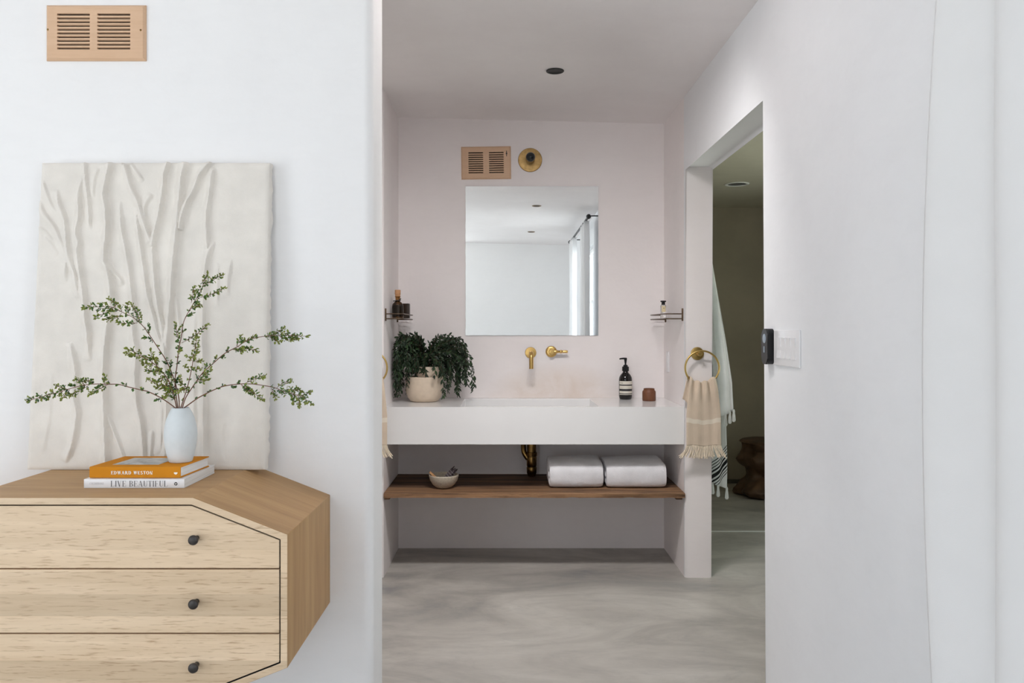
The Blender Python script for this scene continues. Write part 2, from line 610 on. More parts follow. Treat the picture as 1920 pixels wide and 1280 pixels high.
# ------------------------------------------------------------------ lettering (own stroke glyphs)
def glyph(ch, T, t, sv=0.07):
    """polygons of a serif letter of height 1 and its width; T thick stroke, t thin stroke"""
    R = []

    def rect(x0, y0, x1, y1):
        R.append([(x0, y0), (x1, y0), (x1, y1), (x0, y1)])

    def stem(x, w=T, y0=0.0, y1=1.0, s0=True, s1=True):
        rect(x, y0, x + w, y1)
        if s0:
            rect(x - sv, y0, x + w + sv, y0 + t)
        if s1:
            rect(x - sv, y1 - t, x + w + sv, y1)

    def diag(x0, y0, x1, y1, w):
        R.append([(x0, y0), (x0 + w, y0), (x1 + w, y1), (x1, y1)])

    def arc(cx, cy, rx, ry, a0, a1, n=16):
        for k in range(n):
            q = []
            for a in (a0 + (a1 - a0) * k / n, a0 + (a1 - a0) * (k + 1) / n):
                a = math.radians(a)
                th = t + (T - t) * abs(math.cos(a)) ** 1.5
                q.append(((cx + rx * math.cos(a), cy + ry * math.sin(a)), (cx + (rx - th) * math.cos(a), cy + (ry - th) * math.sin(a))))
            R.append([q[0][0], q[1][0], q[1][1], q[0][1]])
    if ch == ' ':
        return R, 0.35
    if ch == 'I':
        stem(sv); return R, T + 2 * sv
    if ch in 'ELF':
        stem(sv)
        x = sv + T
        if ch in 'EF':
            rect(x, 1 - t, 0.66, 1); rect(0.66 - t, 0.74, 0.66, 1)
            rect(x, 0.5 - t / 2, 0.5, 0.5 + t / 2); rect(0.5 - t, 0.38, 0.5, 0.62)
        if ch in 'EL':
            rect(x, 0, 0.68, t); rect(0.68 - t, 0, 0.68, 0.27)
        return R, 0.70
    if ch == 'D':
        stem(sv); arc(0.32, 0.5, 0.46, 0.5, -90, 90); rect(sv, 0, 0.33, t); rect(sv, 1 - t, 0.33, 1); return R, 0.80
    if ch == 'B':
        stem(sv); arc(0.32, 0.745, 0.32, 0.255, -90, 90); arc(0.32, 0.265, 0.38, 0.265, -90, 90)
        for y in (0, 0.49, 1 - t):
            rect(sv, y, 0.33, y + t)
        return R, 0.72
    if ch == 'R':
        stem(sv); arc(0.32, 0.735, 0.35, 0.265, -90, 90); rect(sv, 1 - t, 0.33, 1); rect(sv, 0.47, 0.33, 0.47 + t)
        diag(0.62, 0, 0.36, 0.49, T); return R, 0.82
    if ch == 'A':
        diag(0.08, 0, 0.37, 1, t); diag(0.60, 0, 0.34, 1, T); rect(0.2, 0.3, 0.66, 0.3 + t)
        rect(0.0, 0, 0.24, t); rect(0.52, 0, 0.62 + T + 0.1, t); return R, 0.84
    if ch == 'V':
        diag(0.34, 0, 0.06, 1, T); diag(0.40, 0, 0.68, 1, t); rect(0, 1 - t, 0.14 + T, 1); rect(0.58, 1 - t, 0.80, 1); return R, 0.80
    if ch == 'W':
        diag(0.26, 0, 0.06, 1, T); diag(0.32, 0, 0.50, 1, t); diag(0.66, 0, 0.48, 1, T); diag(0.72, 0, 0.93, 1, t)
        rect(0, 1 - t, 0.14 + T, 1); rect(0.84, 1 - t, 1.04, 1); return R, 1.04
    if ch == 'N':
        stem(0.08, t * 1.1); diag(0.62 - T + 0.06, 0, 0.06, 1, T); stem(0.66, t * 1.1, s0=False); return R, 0.80
    if ch == 'T':
        stem(0.36 - T / 2, s1=False); rect(0, 1 - t, 0.72, 1); rect(0, 0.74, t, 1); rect(0.72 - t, 0.74, 0.72, 1); return R, 0.72
    if ch == 'S':
        arc(0.31, 0.735, 0.26, 0.265, 20, 275); arc(0.31, 0.265, 0.29, 0.265, 100, -165); return R, 0.62
    if ch == 'O':
        arc(0.40, 0.5, 0.40, 0.5, 0, 360, 30); return R, 0.80
    if ch == 'C':
        arc(0.42, 0.5, 0.40, 0.5, 45, 315, 24); rect(0.68, 0.68, 0.68 + t, 0.98); return R, 0.76
    if ch == 'U':
        stem(sv, T, 0.3, 1, s0=False); stem(0.62, t, 0.3, 1, s0=False)
        for k in range(12):
            a, b2 = PI + PI * k / 12, PI + PI * (k + 1) / 12
            q = []
            for g in (a, b2):
                th = t + (T - t) * max(0.0, -math.cos(g))
                q.append(((0.345 + 0.275 * math.cos(g) + 0.0, 0.3 + 0.3 * math.sin(g)), (0.345 + (0.275 - th) * math.cos(g), 0.3 + (0.3 - t * 1.3) * math.sin(g))))
            R.append([q[0][0], q[1][0], q[1][1], q[0][1]])
        return R, 0.74
    if ch == 'e':
        arc(0.26, 0.31, 0.26, 0.31, 0, 315, 20); rect(0.05, 0.29, 0.5, 0.29 + t); return R, 0.56
    if ch == 'o':
        arc(0.27, 0.31, 0.27, 0.31, 0, 360, 20); return R, 0.58
    if ch == 's':
        r, w = glyph('S', T * 1.5, t * 1.5)
        return [[(x * 0.62, y * 0.62) for x, y in p] for p in r], w * 0.66
    if ch == 'p':
        rect(0.05, -0.3, 0.05 + T, 0.62); arc(0.30, 0.31, 0.27, 0.31, -180, 180, 20); return R, 0.60
    if ch == '.':
        rect(0.05, 0, 0.05 + T, T); return R, 0.2
    return R, 0.5


def lettering(bm, s, h, T, t, place, spacing=0.1, sx=1.0, width=None):
    """place(x, y) -> 3D; x,y metres along the text line"""
    adv = 0
    polys = []
    for ch in s:
        R, w = glyph(ch, T, t)
        for p in R:
            polys.append([((x + adv) * h * sx, y * h) for x, y in p])
        adv += w + spacing
    tot = (adv - spacing) * h * sx
    k = width / tot if width else 1.0
    for p in polys:
        vs = [bm.verts.new(place(x * k, y)) for x, y in p]
        bm.faces.new(vs)
    return tot * k


# ================================================================== THE SETTING
XR, XR2 = 0.893, 1.030         # right wall faces
YB = 4.587                     # alcove back wall
YP = 4.043                     # pier faces
YW, YW2 = 2.33, 2.53           # wall behind the dresser
XE = -0.395                    # its free end
XN = -0.63                     # alcove left wall
XL = -3.40                     # bedroom left wall
YREAR = -2.15
YD = 2.79                      # near jamb of the doorway
ZD = 2.075                     # doorway head
ZT = 2.62


def ceil_z(x):
    return 2.4537 - 0.0243 * x


bm = BM()
box(bm, XL - 0.2, 2.8, YREAR - 0.2, 6.8, -0.12, 0.0)
struct('floor', bm, M['concrete'])

bm = BM()
KX0, KX1, KY0, KY1 = -0.24, 0.46, 2.535, 2.815      # added well over the passage, out of view, for the alcove fill lamp
for cx0, cx1, cy0, cy1 in ((XL - 0.2, XR2 - 0.01, YREAR - 0.2, KY0), (XL - 0.2, XR2 - 0.01, KY1, 4.75),
                           (XL - 0.2, KX0, KY0, KY1), (KX1, XR2 - 0.01, KY0, KY1)):
    prism(bm, [(cx0, cy0), (cx1, cy0), (cx1, cy1), (cx0, cy1)],
          lambda p: (p[0], p[1], ceil_z(p[0])), lambda p: (p[0], p[1], ceil_z(p[0]) + 0.2))
box(bm, KX0 - .03, KX1 + .03, KY0 - .03, KY1 + .03, 2.64, 2.70)
struct('ceiling', bm, M['ceiling'])

# alcove back wall, left side wall
bm = BM(); box(bm, -1.0, XR2 - 0.005, YB, YB + 0.15, 0, ZT); struct('wall_back', bm, M['plaster_back'])


def bevel_v(bm, pred, off, seg=5):
    es = [e for e in bm.edges if pred(e)]
    bmesh.ops.bevel(bm, geom=es, offset=off, segments=seg, affect='EDGES', profile=0.5)


bm = BM(); box(bm, -0.80, XN, YP, YB + 0.05, 0, ZT)
bevel_v(bm, lambda e: all(abs(v.co.y - YP) < 1e-5 and abs(v.co.x - XN) < 1e-5 for v in e.verts), 0.012)
struct('wall_alcove', bm, M['plaster_niche'])
bm = BM(); box(bm, -1.45, -1.3, YW2 - 0.1, YP + 0.1, 0, ZT); box(bm, -1.4, -0.75, YP + 0.02, YP + 0.17, 0, ZT)
struct('wall_hall', bm, M['plaster_niche'])

# wall behind the dresser with its rounded free end
bm = BM(); box(bm, XL - 0.1, XE, YW, YW2, 0, ZT)
bevel_v(bm, lambda e: all(abs(v.co.x - XE) < 1e-5 for v in e.verts) and abs(e.verts[0].co.z - e.verts[1].co.z) > 1, 0.028, 8)
struct('wall_left', bm, M['plaster'])

# right wall: doorway part (outline with a notch for the doorway), seamlessly followed by the window part
YS = 1.55
bm = BM()
prism(bm, [(YS, 0), (YD, 0), (YD, ZD), (YP, ZD), (YP, 0), (6.7, 0), (6.7, ZT), (YS, ZT)],
      lambda p: (XR, p[0], p[1]), lambda p: (XR2, p[0], p[1]))


def door_edge(e):
    m = (e.verts[0].co + e.verts[1].co) / 2
    if abs(e.verts[0].co.x - e.verts[1].co.x) > 0.01:
        return False
    return (abs(m.y - YP) < 1e-4 or abs(m.y - YD) < 1e-4 or abs(m.z - ZD) < 1e-4) and m.z > 0.01


bevel_v(bm, door_edge, 0.016, 5)
bmesh.ops.bisect_plane(bm, geom=bm.verts[:] + bm.edges[:] + bm.faces[:], plane_co=(0, YP + .025, 0), plane_no=(0, 1, 0))
for f in bm.faces:
    c_ = f.calc_center_median()
    if c_.y > YP - .001 and c_.x < XR2 - .001 or (abs(c_.y - YP) < .02 and c_.z < ZD - .1):
        f.material_index = 1
struct('wall_right', bm, [M['plaster_right'], M['plaster_niche']])
WY0, WY1, WZ0, WZ1 = -0.60, 0.75, 0.40, 2.15
bm = BM()
box(bm, XR, XR2, WY1, YS, 0, ZT); box(bm, XR, XR2, YREAR - 0.1, WY0, 0, ZT)
box(bm, XR, XR2, WY0, WY1, 0, WZ0); box(bm, XR, XR2, WY0, WY1, WZ1, ZT)
struct('wall_window', bm, M['plaster_right'])

# bedroom left wall with a large window, rear wall
LY0, LY1, LZ0, LZ1 = -1.3, 0.75, 0.05, 2.3
bm = BM()
x0, x1 = XL - 0.15, XL
box(bm, x0, x1, LY1, YW2, 0, ZT); box(bm, x0, x1, YREAR - 0.1, LY0, 0, ZT)
box(bm, x0, x1, LY0, LY1, 0, LZ0); box(bm, x0, x1, LY0, LY1, LZ1, ZT)
struct('wall_far_left', bm, M['plaster'])
RX0, RX1, RZ0, RZ1 = -1.75, -0.79, 0.05, 2.3
bm = BM()
ya_, yb_ = YREAR - 0.15, YREAR
box(bm, RX1, XR2, ya_, yb_, 0, ZT); box(bm, XL - 0.15, RX0, ya_, yb_, 0, ZT)
box(bm, RX0, RX1, ya_, yb_, 0, RZ0); box(bm, RX0, RX1, ya_, yb_, RZ1, ZT)
struct('wall_rear', bm, M['plaster_rear'])

# shower room
SX, SY = 2.6, 6.52
SWY0, SWY1, SWZ0, SWZ1 = 3.75, 4.75, 0.5, 2.05
bm = BM(); box(bm, XR2 - 0.01, SX + 0.1, SY, SY + 0.15, 0, 2.5); struct('wall_shower_back', bm, M['plaster_khaki'])
bm = BM()
box(bm, SX, SX + 0.12, 2.2, SWY0, 0, 2.5); box(bm, SX, SX + 0.12, SWY1, SY + 0.1, 0, 2.5)
box(bm, SX, SX + 0.12, SWY0, SWY1, 0, SWZ0); box(bm, SX, SX + 0.12, SWY0, SWY1, SWZ1, 2.5)
struct('wall_shower_right', bm, M['plaster_khaki'])
bm = BM(); box(bm, XR2 - 0.005, SX + 0.1, 2.2, 2.32, 0, 2.5); struct('wall_shower_front', bm, M['plaster_khaki'])
bm = BM(); box(bm, XR2 + 0.0005, XR2 + 0.006, YP + 0.25, SY, 0, 2.3); struct('wall_shower_left', bm, M['plaster_khaki'])
bm = BM(); box(bm, XR2 - 0.01, SX + 0.1, 2.2, SY + 0.1, 2.245, 2.5); struct('ceiling_shower', bm, M['ceil_khaki'])
bm = BM(); box(bm, XR2, SX, 4.955, 4.970, -0.01, 0.003); struct('trim_1', bm, M['trim'])
bm = BM(); box(bm, XR2 + 0.01, SX, SY - 0.012, SY, 0.0, 0.03); struct('trim_2', bm, plain('dark_seam', (0.12, 0.115, 0.1), 0.8))


def window(name, axis_x, y0, y1, z0, z1, side, nv, nh, pane=None):
    """frame + muntins + one pane; side=+1: outdoors at +X"""
    fr = BM()
    t = 0.05
    xa, xb = axis_x - 0.03, axis_x + 0.03
    box(fr, xa, xb, y0, y0 + t, z0, z1, 0.004); box(fr, xa, xb, y1 - t, y1, z0, z1, 0.004)
    box(fr, xa, xb, y0 + t, y1 - t, z0, z0 + t, 0.004); box(fr, xa, xb, y0 + t, y1 - t, z1 - t, z1, 0.004)
    for k in range(1, nv):
        y = y0 + (y1 - y0) * k / nv
        box(fr, xa + 0.01, xb - 0.01, y - 0.018, y + 0.018, z0 + t, z1 - t)
    for k in range(1, nh):
        z = z0 + (z1 - z0) * k / nh
        box(fr, xa + 0.015, xb - 0.015, y0 + t, y1 - t, z - 0.014, z + 0.014)
    o = struct(name, fr, M['trim'])
    pn = BM()
    box(pn, axis_x - 0.002, axis_x + 0.002, y0 + t * 0.8, y1 - t * 0.8, z0 + t * 0.8, z1 - t * 0.8)
    struct('window_pane', pn, pane or M['pane'], o, None)
    return o


window('window_1', XR + 0.075, WY0, WY1, WZ0, WZ1, 1, 2, 3)
window('window_2', XL - 0.08, LY0, LY1, LZ0, LZ1, -1, 2, 1)
# rear window (same construction, turned)
fr = BM()
ym = YREAR - 0.08
for a, b2 in ((RX0, RX0 + .05), (RX1 - .05, RX1), ((RX0 + RX1) / 2 - .025, (RX0 + RX1) / 2 + .025)):
    box(fr, a, b2, ym - .03, ym + .03, RZ0, RZ1, .004)
for a, b2 in ((RZ0, RZ0 + .05), (RZ1 - .05, RZ1)):
    box(fr, RX0 + .05, RX1 - .05, ym - .028, ym + .028, a, b2, .004)
o = struct('window_4', fr, M['trim'])
pn = BM(); box(pn, RX0 + .04, RX1 - .04, ym - .002, ym + .002, RZ0 + .04, RZ1 - .04); struct('window_pane', pn, M['pane'], o, None)
window('window_3', SX + 0.06, SWY0, SWY1, SWZ0, SWZ1, 1, 2, 1, M['pane_green'])

# ================================================================== DAYLIGHT AND ADDED FILL LAMP
w = bpy.data.worlds.new('daylight')
sc.world = w
w.use_nodes = True
nt = w.node_tree
bg = nt.nodes['Background']
tc = N(nt, 'ShaderNodeTexCoord')
sep = N(nt, 'ShaderNodeSeparateXYZ')
nt.links.new(tc.outputs['Generated'], sep.inputs[0])
r = ramp(nt, [(0.30, (1.36, 1.42, 1.46)), (0.47, (1.36, 1.42, 1.48)), (0.52, (0.92, 0.98, 1.06)), (0.75, (0.80, 0.89, 1.03))])
nt.links.new(mathn(nt, 'ADD', mathn(nt, 'MULTIPLY', sep.outputs[2], 0.5), 0.5), r.inputs['Fac'])
nt.links.new(r.outputs['Color'], bg.inputs['Color'])
bg.inputs['Strength'].default_value = 4.0


FILL_POWER = 17.5


def portal(name, x, y0, y1, z0, z1, face):
    d = bpy.data.lights.new(name, 'AREA')
    d.shape = 'RECTANGLE'
    d.size, d.size_y = (z1 - z0), (y1 - y0)
    d.cycles.is_portal = True
    o = bpy.data.objects.new(name, d)
    o.location = (x, (y0 + y1) / 2, (z0 + z1) / 2)
    o.rotation_euler = (0, PI / 2 if face < 0 else -PI / 2, 0)   # -Z of the lamp looks into the room
    COL.objects.link(o)


portal('daylight_portal', XR2 + 0.02, WY0, WY1, WZ0, WZ1, -1)
portal('daylight_portal.001', XL - 0.17, LY0, LY1, LZ0, LZ1, 1)
d = bpy.data.lights.new('daylight_portal.003', 'AREA')
d.shape = 'RECTANGLE'; d.size, d.size_y = RX1 - RX0, RZ1 - RZ0; d.cycles.is_portal = True
o = bpy.data.objects.new('daylight_portal.003', d)
o.location = ((RX0 + RX1) / 2, YREAR - 0.17, (RZ0 + RZ1) / 2); o.rotation_euler = (PI / 2, 0, 0)
COL.objects.link(o)
portal('daylight_portal.002', SX + 0.14, SWY0, SWY1, SWZ0, SWZ1, -1)
d = bpy.data.lights.new('added_alcove_fill', 'AREA')  # added lamp with no real source there, brightens the alcove
d.shape = 'RECTANGLE'; d.size, d.size_y = KX1 - KX0 - .02, KY1 - KY0 - .02
d.spread = math.radians(125)
d.energy = FILL_POWER; d.color = (1.0, 0.975, 0.97)
o = bpy.data.objects.new('added_alcove_fill', d)
o.location = ((KX0 + KX1) / 2, (KY0 + KY1) / 2 - .01, 2.545)
o.rotation_euler = (math.radians(43), 0, 0)
COL.objects.link(o)
# no greenery is built; the shower pane's colour tints its daylight

# ================================================================== DRESSER
OCT = [(-1.509, .776), (-1.287, .8625), (-.741, .8625), (-.519, .776), (-.519, .463), (-.741, .376), (-1.287, .376), (-1.509, .463)]
YF = 1.88
dresser = thing('dresser', 'wall-hung blond wood dresser with chamfered octagonal ends and three drawers', 'dresser', (-1.014, (YF + YW) / 2, .376))


def offset_poly(poly, d):
    n = len(poly)
    cx = sum(p[0] for p in poly) / n
    cy = sum(p[1] for p in poly) / n
    L = []
    for i in range(n):
        a, b2 = Vector(poly[i]), Vector(poly[(i + 1) % n])
        e = (b2 - a).normalized()
        nrm = Vector((-e.y, e.x))
        if nrm.dot(Vector((cx, cy)) - a) < 0:
            nrm = -nrm
        L.append((a + nrm * d, e))
    out = []
    for i in range(n):
        p, e = L[i - 1]
        q, g = L[i]
        det = e.x * -g.y + g.x * e.y
        r0 = q - p
        t = (r0.x * -g.y + g.x * r0.y) / det
        out.append(tuple(p + e * t))
    return out


INN = offset_poly(OCT, 0.0165)
bm = BM()
lay = bm.loops.layers.uv.verify()
n = len(OCT)
rings = []
for poly, y in ((OCT, YW), (OCT, YF), (INN, YF), (INN, YW - 0.012)):
    rings.append([bm.verts.new((p[0], y, p[1])) for p in poly])
per = [0.0]
for i in range(n):
    per.append(per[-1] + (Vector(OCT[(i + 1) % n]) - Vector(OCT[i])).length)
for k in range(3):
    A, B = rings[k], rings[k + 1]
    for i in range(n):
        j = (i + 1) % n
        f = bm.faces.new((A[i], B[i], B[j], A[j]))
        vv = ((0.0, 0.45), (0.45, 0.47), (0.47, 0.9))[k]
        us = (per[i] + 3 * i, per[i + 1] + 3 * i)
        for lp, (u, v2) in zip(f.loops, ((us[0], vv[0]), (us[0], vv[1]), (us[1], vv[1]), (us[1], vv[0]))):
            lp[lay].uv = (u, v2 + i * 0.7)
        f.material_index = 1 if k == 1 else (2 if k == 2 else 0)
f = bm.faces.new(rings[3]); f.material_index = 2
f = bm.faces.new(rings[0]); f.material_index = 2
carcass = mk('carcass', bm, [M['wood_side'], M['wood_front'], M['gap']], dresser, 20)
md = carcass.modifiers.new('soft_edges', 'BEVEL'); md.width = 0.0012; md.segments = 2; md.limit_method = 'ANGLE'; md.angle_limit = math.radians(15)


def clip(poly, lo, hi):
    for s, lim in ((1, lo), (-1, hi)):
        out = []
        for i in range(len(poly)):
            a, b2 = poly[i], poly[(i + 1) % len(poly)]
            da, db = s * (a[1] - lim), s * (b2[1] - lim)
            if da >= 0:
                out.append(a)
            if da * db < 0:
                t = da / (da - db)
                out.append((a[0] + (b2[0] - a[0]) * t, a[1] + (b2[1] - a[1]) * t))
        poly = out
    return poly


GAP = offset_poly(INN, 0.0029)
for k, (lo, hi, kz) in enumerate(((0.6970, 0.9, 0.7685), (0.5450, 0.6936, 0.6195), (0.2, 0.5416, 0.4715))):
    poly = clip(GAP, lo, hi)
    bm = BM()
    prism(bm, poly, lambda p: (p[0], YF + 0.0006, p[1]), lambda p: (p[0], YF + 0.022, p[1]))
    dr = mk('drawer', bm, M['wood_front'], dresser, 20)
    md = dr.modifiers.new('soft_edges', 'BEVEL'); md.width = 0.0008; md.segments = 1; md.limit_method = 'ANGLE'
    for kx in (-0.732, -1.296):
        kb = BM()
        lathe(kb, [(0, 0), (0.006, 0), (0.0055, 0.012), (0.007, 0.016), (0.0112, 0.019), (0.0118, 0.022), (0.0108, 0.0255), (0.006, 0.0278), (0, 0.0283)],
              at(kx, YF + 0.0006, kz, '-Y'), 24)
        mk('knob', kb, M['knob'], dr, 60)

# ================================================================== CANVAS RELIEF
FOLD = []


def crop(ox, oy, s):
    return lambda pts: [(ox + x / s, oy + y / s) for x, y in pts]


A_, B_, C_, D_ = crop(40, 290, 4.268), crop(280, 290, 4.268), crop(40, 590, 4.268), crop(280, 590, 4.268)


def fold(pts, amp, wid, t0=0.12, t1=0.12):
    FOLD.append((pts, amp, wid, t0, t1))


fold(A_([(165, 215), (195, 320), (235, 415), (300, 490)]), 4, 7)
fold(A_([(130, 370), (165, 465), (255, 590), (325, 730), (362, 830), (350, 960), (352, 1040)]), 6, 9)
fold(A_([(275, 285), (305, 420), (348, 540), (362, 700), (380, 830), (430, 970), (455, 1160)]), 8, 9)
fold(A_([(118, 580), (190, 630), (240, 700)]), 3, 7)
fold(A_([(180, 660), (240, 740), (290, 810)]), 3, 8)
fold(A_([(485, 180), (460, 330), (468, 480), (443, 640), (462, 710), (455, 800), (475, 950), (500, 1120), (515, 1280)]) + C_([(520, 60), (535, 140), (540, 250), (545, 380)]), 10, 9)
fold(A_([(505, 60), (518, 230), (538, 400), (548, 610)]), 7, 7, 0.02)
fold(A_([(615, 110), (578, 220), (572, 350)]), 4, 7)
fold(A_([(722, 60), (692, 200), (668, 330), (688, 450), (690, 650), (672, 850), (700, 930), (725, 1080), (728, 1250)]) + C_([(700, 120), (680, 300), (672, 480), (676, 700), (682, 900), (690, 1170), (692, 1230)]), 13, 10, 0.01, 0.01)
fold(A_([(672, 850), (722, 935), (790, 1000), (805, 1060)]), 6, 7)
fold(A_([(785, 380), (808, 600), (848, 800), (878, 1000), (895, 1150), (905, 1280)]) + C_([(900, 100), (905, 200), (930, 330), (918, 470), (925, 600), (935, 730), (970, 900), (995, 1200)]), 9, 9, 0.1, 0.02)
fold(A_([(830, 80), (888, 280), (945, 400), (985, 540), (1048, 720)]), 11, 10, 0.02, 0.02)
fold(A_([(870, 70), (925, 150), (975, 215)]), 5, 7)
fold(A_([(795, 60), (830, 130), (850, 190)]), 5, 7)
fold(A_([(918, 420), (940, 600), (970, 800), (998, 1000), (1020, 1150)]) + [(281, 565), (295, 617), (309, 664)], 9, 8)
fold(A_([(1050, 330), (990, 420), (998, 530)]), 6, 9)
fold(B_([(165, 65), (130, 170), (122, 280), (92, 480), (45, 680), (38, 760)]), 12, 9, 0.01, 0.02)
fold(B_([(32, 690), (40, 850), (58, 1080), (90, 1280)]) + [(307, 620), (311, 665), (314, 730), (314, 800), (312, 876)], 10, 9, 0.05, 0.02)
fold(B_([(305, 60), (272, 200), (252, 400), (228, 650), (203, 900), (188, 1150), (175, 1280)]) + [(319, 615), (314, 660)], 13, 11, 0.01, 0.05)
fold(B_([(505, 65), (420, 170), (368, 300), (308, 410), (270, 520), (258, 620)]), 12, 9, 0.01, 0.02)
fold(B_([(518, 110), (495, 330), (468, 500), (475, 700), (478, 790)]), 10, 9, 0.1, 0.05)
fold(B_([(528, 710), (480, 810), (455, 950), (450, 1100), (440, 1280)]) + [(383, 640), (383.5, 700), (384.5, 760), (385, 878)], 10, 9, 0.05, 0.01)
fold(B_([(662, 850), (640, 1000), (632, 1150)]), 5, 8, 0.2, 0.3)
fold(B_([(557, 880), (550, 1230)]), 3, 6, 0.2, 0.2)
fold(C_([(385, 230), (420, 350), (440, 480), (425, 640), (450, 790), (430, 950), (398, 1090), (345, 1180)]), 9, 10, 0.1, 0.1)
fold(C_([(690, 800), (755, 960), (825, 1140)]), 6, 6)
fold(C_([(1050, 930), (1035, 1200)]), 5, 8)
fold(D_([(110, 640), (105, 800), (100, 1120)]), 6, 10)
fold([(367, 590), (365, 700), (366, 860)], 5, 9)
fold([(331, 560), (337, 610), (340, 650)], 5, 8)
fold(D_([(600, 860), (580, 1000), (600, 1180)]), 2, 10)
fold([(95, 700), (92, 780), (78, 850)], 2, 9)

NU, NV = 250, 320
CW, CHT, CT = 0.668, 0.872, 0.036
uu, vv = np.meshgrid(np.linspace(0, 1, NU), np.linspace(0, 1, NV), indexing='ij')
gx, gz = uu * CW, vv * CHT            # metres on the face, z downwards
disp = np.zeros_like(gx)


def to_face(x, y):
    v = (y - 306.0) / (880.0 - 306.0)
    xl = 75 + (48 - 75) * v
    xr = 507 + (497 - 507) * v
    return ((x - xl) / (xr - xl) * CW, v * CHT)


for pts, amp, wid, t0, t1 in FOLD:
    fp = smooth_path([Vector((*to_face(x, y), 0)) for x, y in pts], 5)
    seg = [(fp[i], fp[i + 1]) for i in range(len(fp) - 1)]
    L = [0.0]
    for a, b2 in seg:
        L.append(L[-1] + (b2 - a).length)
    tot = L[-1]
    best = np.full_like(gx, 1e9)
    sd = np.zeros_like(gx)
    par = np.zeros_like(gx)
    for i, (a, b2) in enumerate(seg):
        ex, ez = b2.x - a.x, b2.y - a.y
        l2 = ex * ex + ez * ez + 1e-12
        t = np.clip(((gx - a.x) * ex + (gz - a.y) * ez) / l2, 0, 1)
        dx, dz = gx - (a.x + t * ex), gz - (a.y + t * ez)
        d2 = dx * dx + dz * dz
        side = np.sign(ez * dx - ex * dz)
        msk = d2 < best
        best = np.where(msk, d2, best)
        sd = np.where(msk, side, sd)
        par = np.where(msk, (L[i] + t * math.sqrt(l2)) / tot, par)
    d = np.sqrt(best)
    wv = 1 + 0.18 * np.sin(par * tot * 90 + amp)
    wl, wr = wid * 0.00135 * wv, wid * 0.00046 * wv     # long face to the left, steep fall to the right
    wloc = np.where(sd > 0, wr, wl)
    tp = np.clip(par / max(t0, 1e-3), 0, 1) * np.clip((1 - par) / max(t1, 1e-3), 0, 1)
    tp = np.clip(tp, 0, 1) ** 0.6
    hgt = amp * 0.00145 * np.exp(-(d / wloc) ** 2) * tp
    # small hollow in front of the steep side
    hgt -= np.where(sd > 0, amp * 0.00013 * np.exp(-((d - 0.012) / 0.007) ** 2) * tp, 0)
    disp = np.maximum(disp, hgt) + np.minimum(hgt, 0)

BYB = 2.2455                                       # front face at the foot
LEAN = math.atan2(YW - 0.004 - CT - BYB, CHT)      # leans back until the top touches the wall
ca, sa = math.cos(LEAN), math.sin(LEAN)
CX0 = -1.352
Z0 = .8625 + 0.001


def canvas_pt(x, zdown, out):
    """x across, zdown from the top, out towards the room"""
    up = CHT - zdown
    xx = CX0 + x + 0.016 * (up / CHT) * (1 - x / CW)
    return Vector((xx, BYB + up * sa - out * ca, Z0 + up * ca + out * sa))


bm = BM()
G = []
for i in range(NU):
    row = []
    for j in range(NV):
        x, z = gx[i, j], gz[i, j]
        o_ = float(disp[i, j]) + 0.0011 * noise.noise(Vector((x * 14, z * 9, 3.1))) + 0.0004 * noise.noise(Vector((x * 60, z * 30, 7)))
        ed = min(x, CW - x, z, CHT - z)
        if ed < 0.012:
            o_ -= 0.004 * (1 - ed / 0.012) ** 2
        xo = 0.0
        row.append(bm.verts.new(canvas_pt(x, z, o_)))
    G.append(row)
for i in range(NU - 1):
    for j in range(NV - 1):
        bm.faces.new((G[i][j], G[i][j + 1], G[i + 1][j + 1], G[i + 1][j]))
# wrapped sides with a loosely folded, wavy right-hand edge
loop = [(i, 0) for i in range(NU)] + [(NU - 1, j) for j in range(1, NV)] + [(i, NV - 1) for i in range(NU - 2, -1, -1)] + [(0, j) for j in range(NV - 2, 0, -1)]
prev = [G[i][j] for i, j in loop]
steps = 5
for s in range(1, steps + 1):
    cur = []
    for (i, j) in loop:
        x, z = gx[i, j], gz[i, j]
        dpt = CT * s / steps
        ex = 0.0
        if i == NU - 1:
            ex = 0.0035 * math.sin(PI * min(1, s / steps)) + (0.006 * noise.noise(Vector((0, z * 24, 1.7))) + 0.004 * noise.noise(Vector((0, z * 60, 9)))) * (s / steps)
        cur.append(bm.verts.new(canvas_pt(x + ex, z, -0.003 - dpt * 0.93)))
    for k in range(len(loop)):
        k2 = (k + 1) % len(loop)
        bm.faces.new((prev[k], prev[k2], cur[k2], cur[k]))
    prev = cur
bm.faces.new(prev)
art = mk('canvas_artwork', bm, M['canvas'], None, 50)
tag(art, 'large unframed off-white canvas with draped tree-like cloth folds leaning on the dresser', 'artwork')

# ================================================================== BOOKS
TOPZ = .8625


def spine_place(x0, y, z0):
    return lambda x, yy: (x0 + x, y, z0 + yy)


# white paperback underneath
wx0, wx1, wy0, wy1, wz0, wz1 = -1.057, -.807, 1.9925, 2.200, TOPZ + .0005, TOPZ + .0225
bk = thing('book', 'white coffee-table book with grey spine title, under the ochre book', 'book', ((wx0 + wx1) / 2, (wy0 + wy1) / 2, wz0), 'books on the dresser')
bm = BM()
box(bm, wx0, wx1, wy0, wy0 + .0012, wz0, wz1, 0.0004)
box(bm, wx0, wx1, wy0 + .0012, wy1, wz0, wz0 + .0008); box(bm, wx0, wx1, wy0 + .0012, wy1, wz1 - .0008, wz1)
mk('cover', bm, M['white_cover'], bk)
bm = BM(); box(bm, wx0 + .001, wx1 - .001, wy0 + .0013, wy1 - .001, wz0 + .0009, wz1 - .0009); mk('page_block', bm, M['pages'], bk)
s753 = 1500 / 1.9925


def bx_(px):
    return (px - VX) / s753


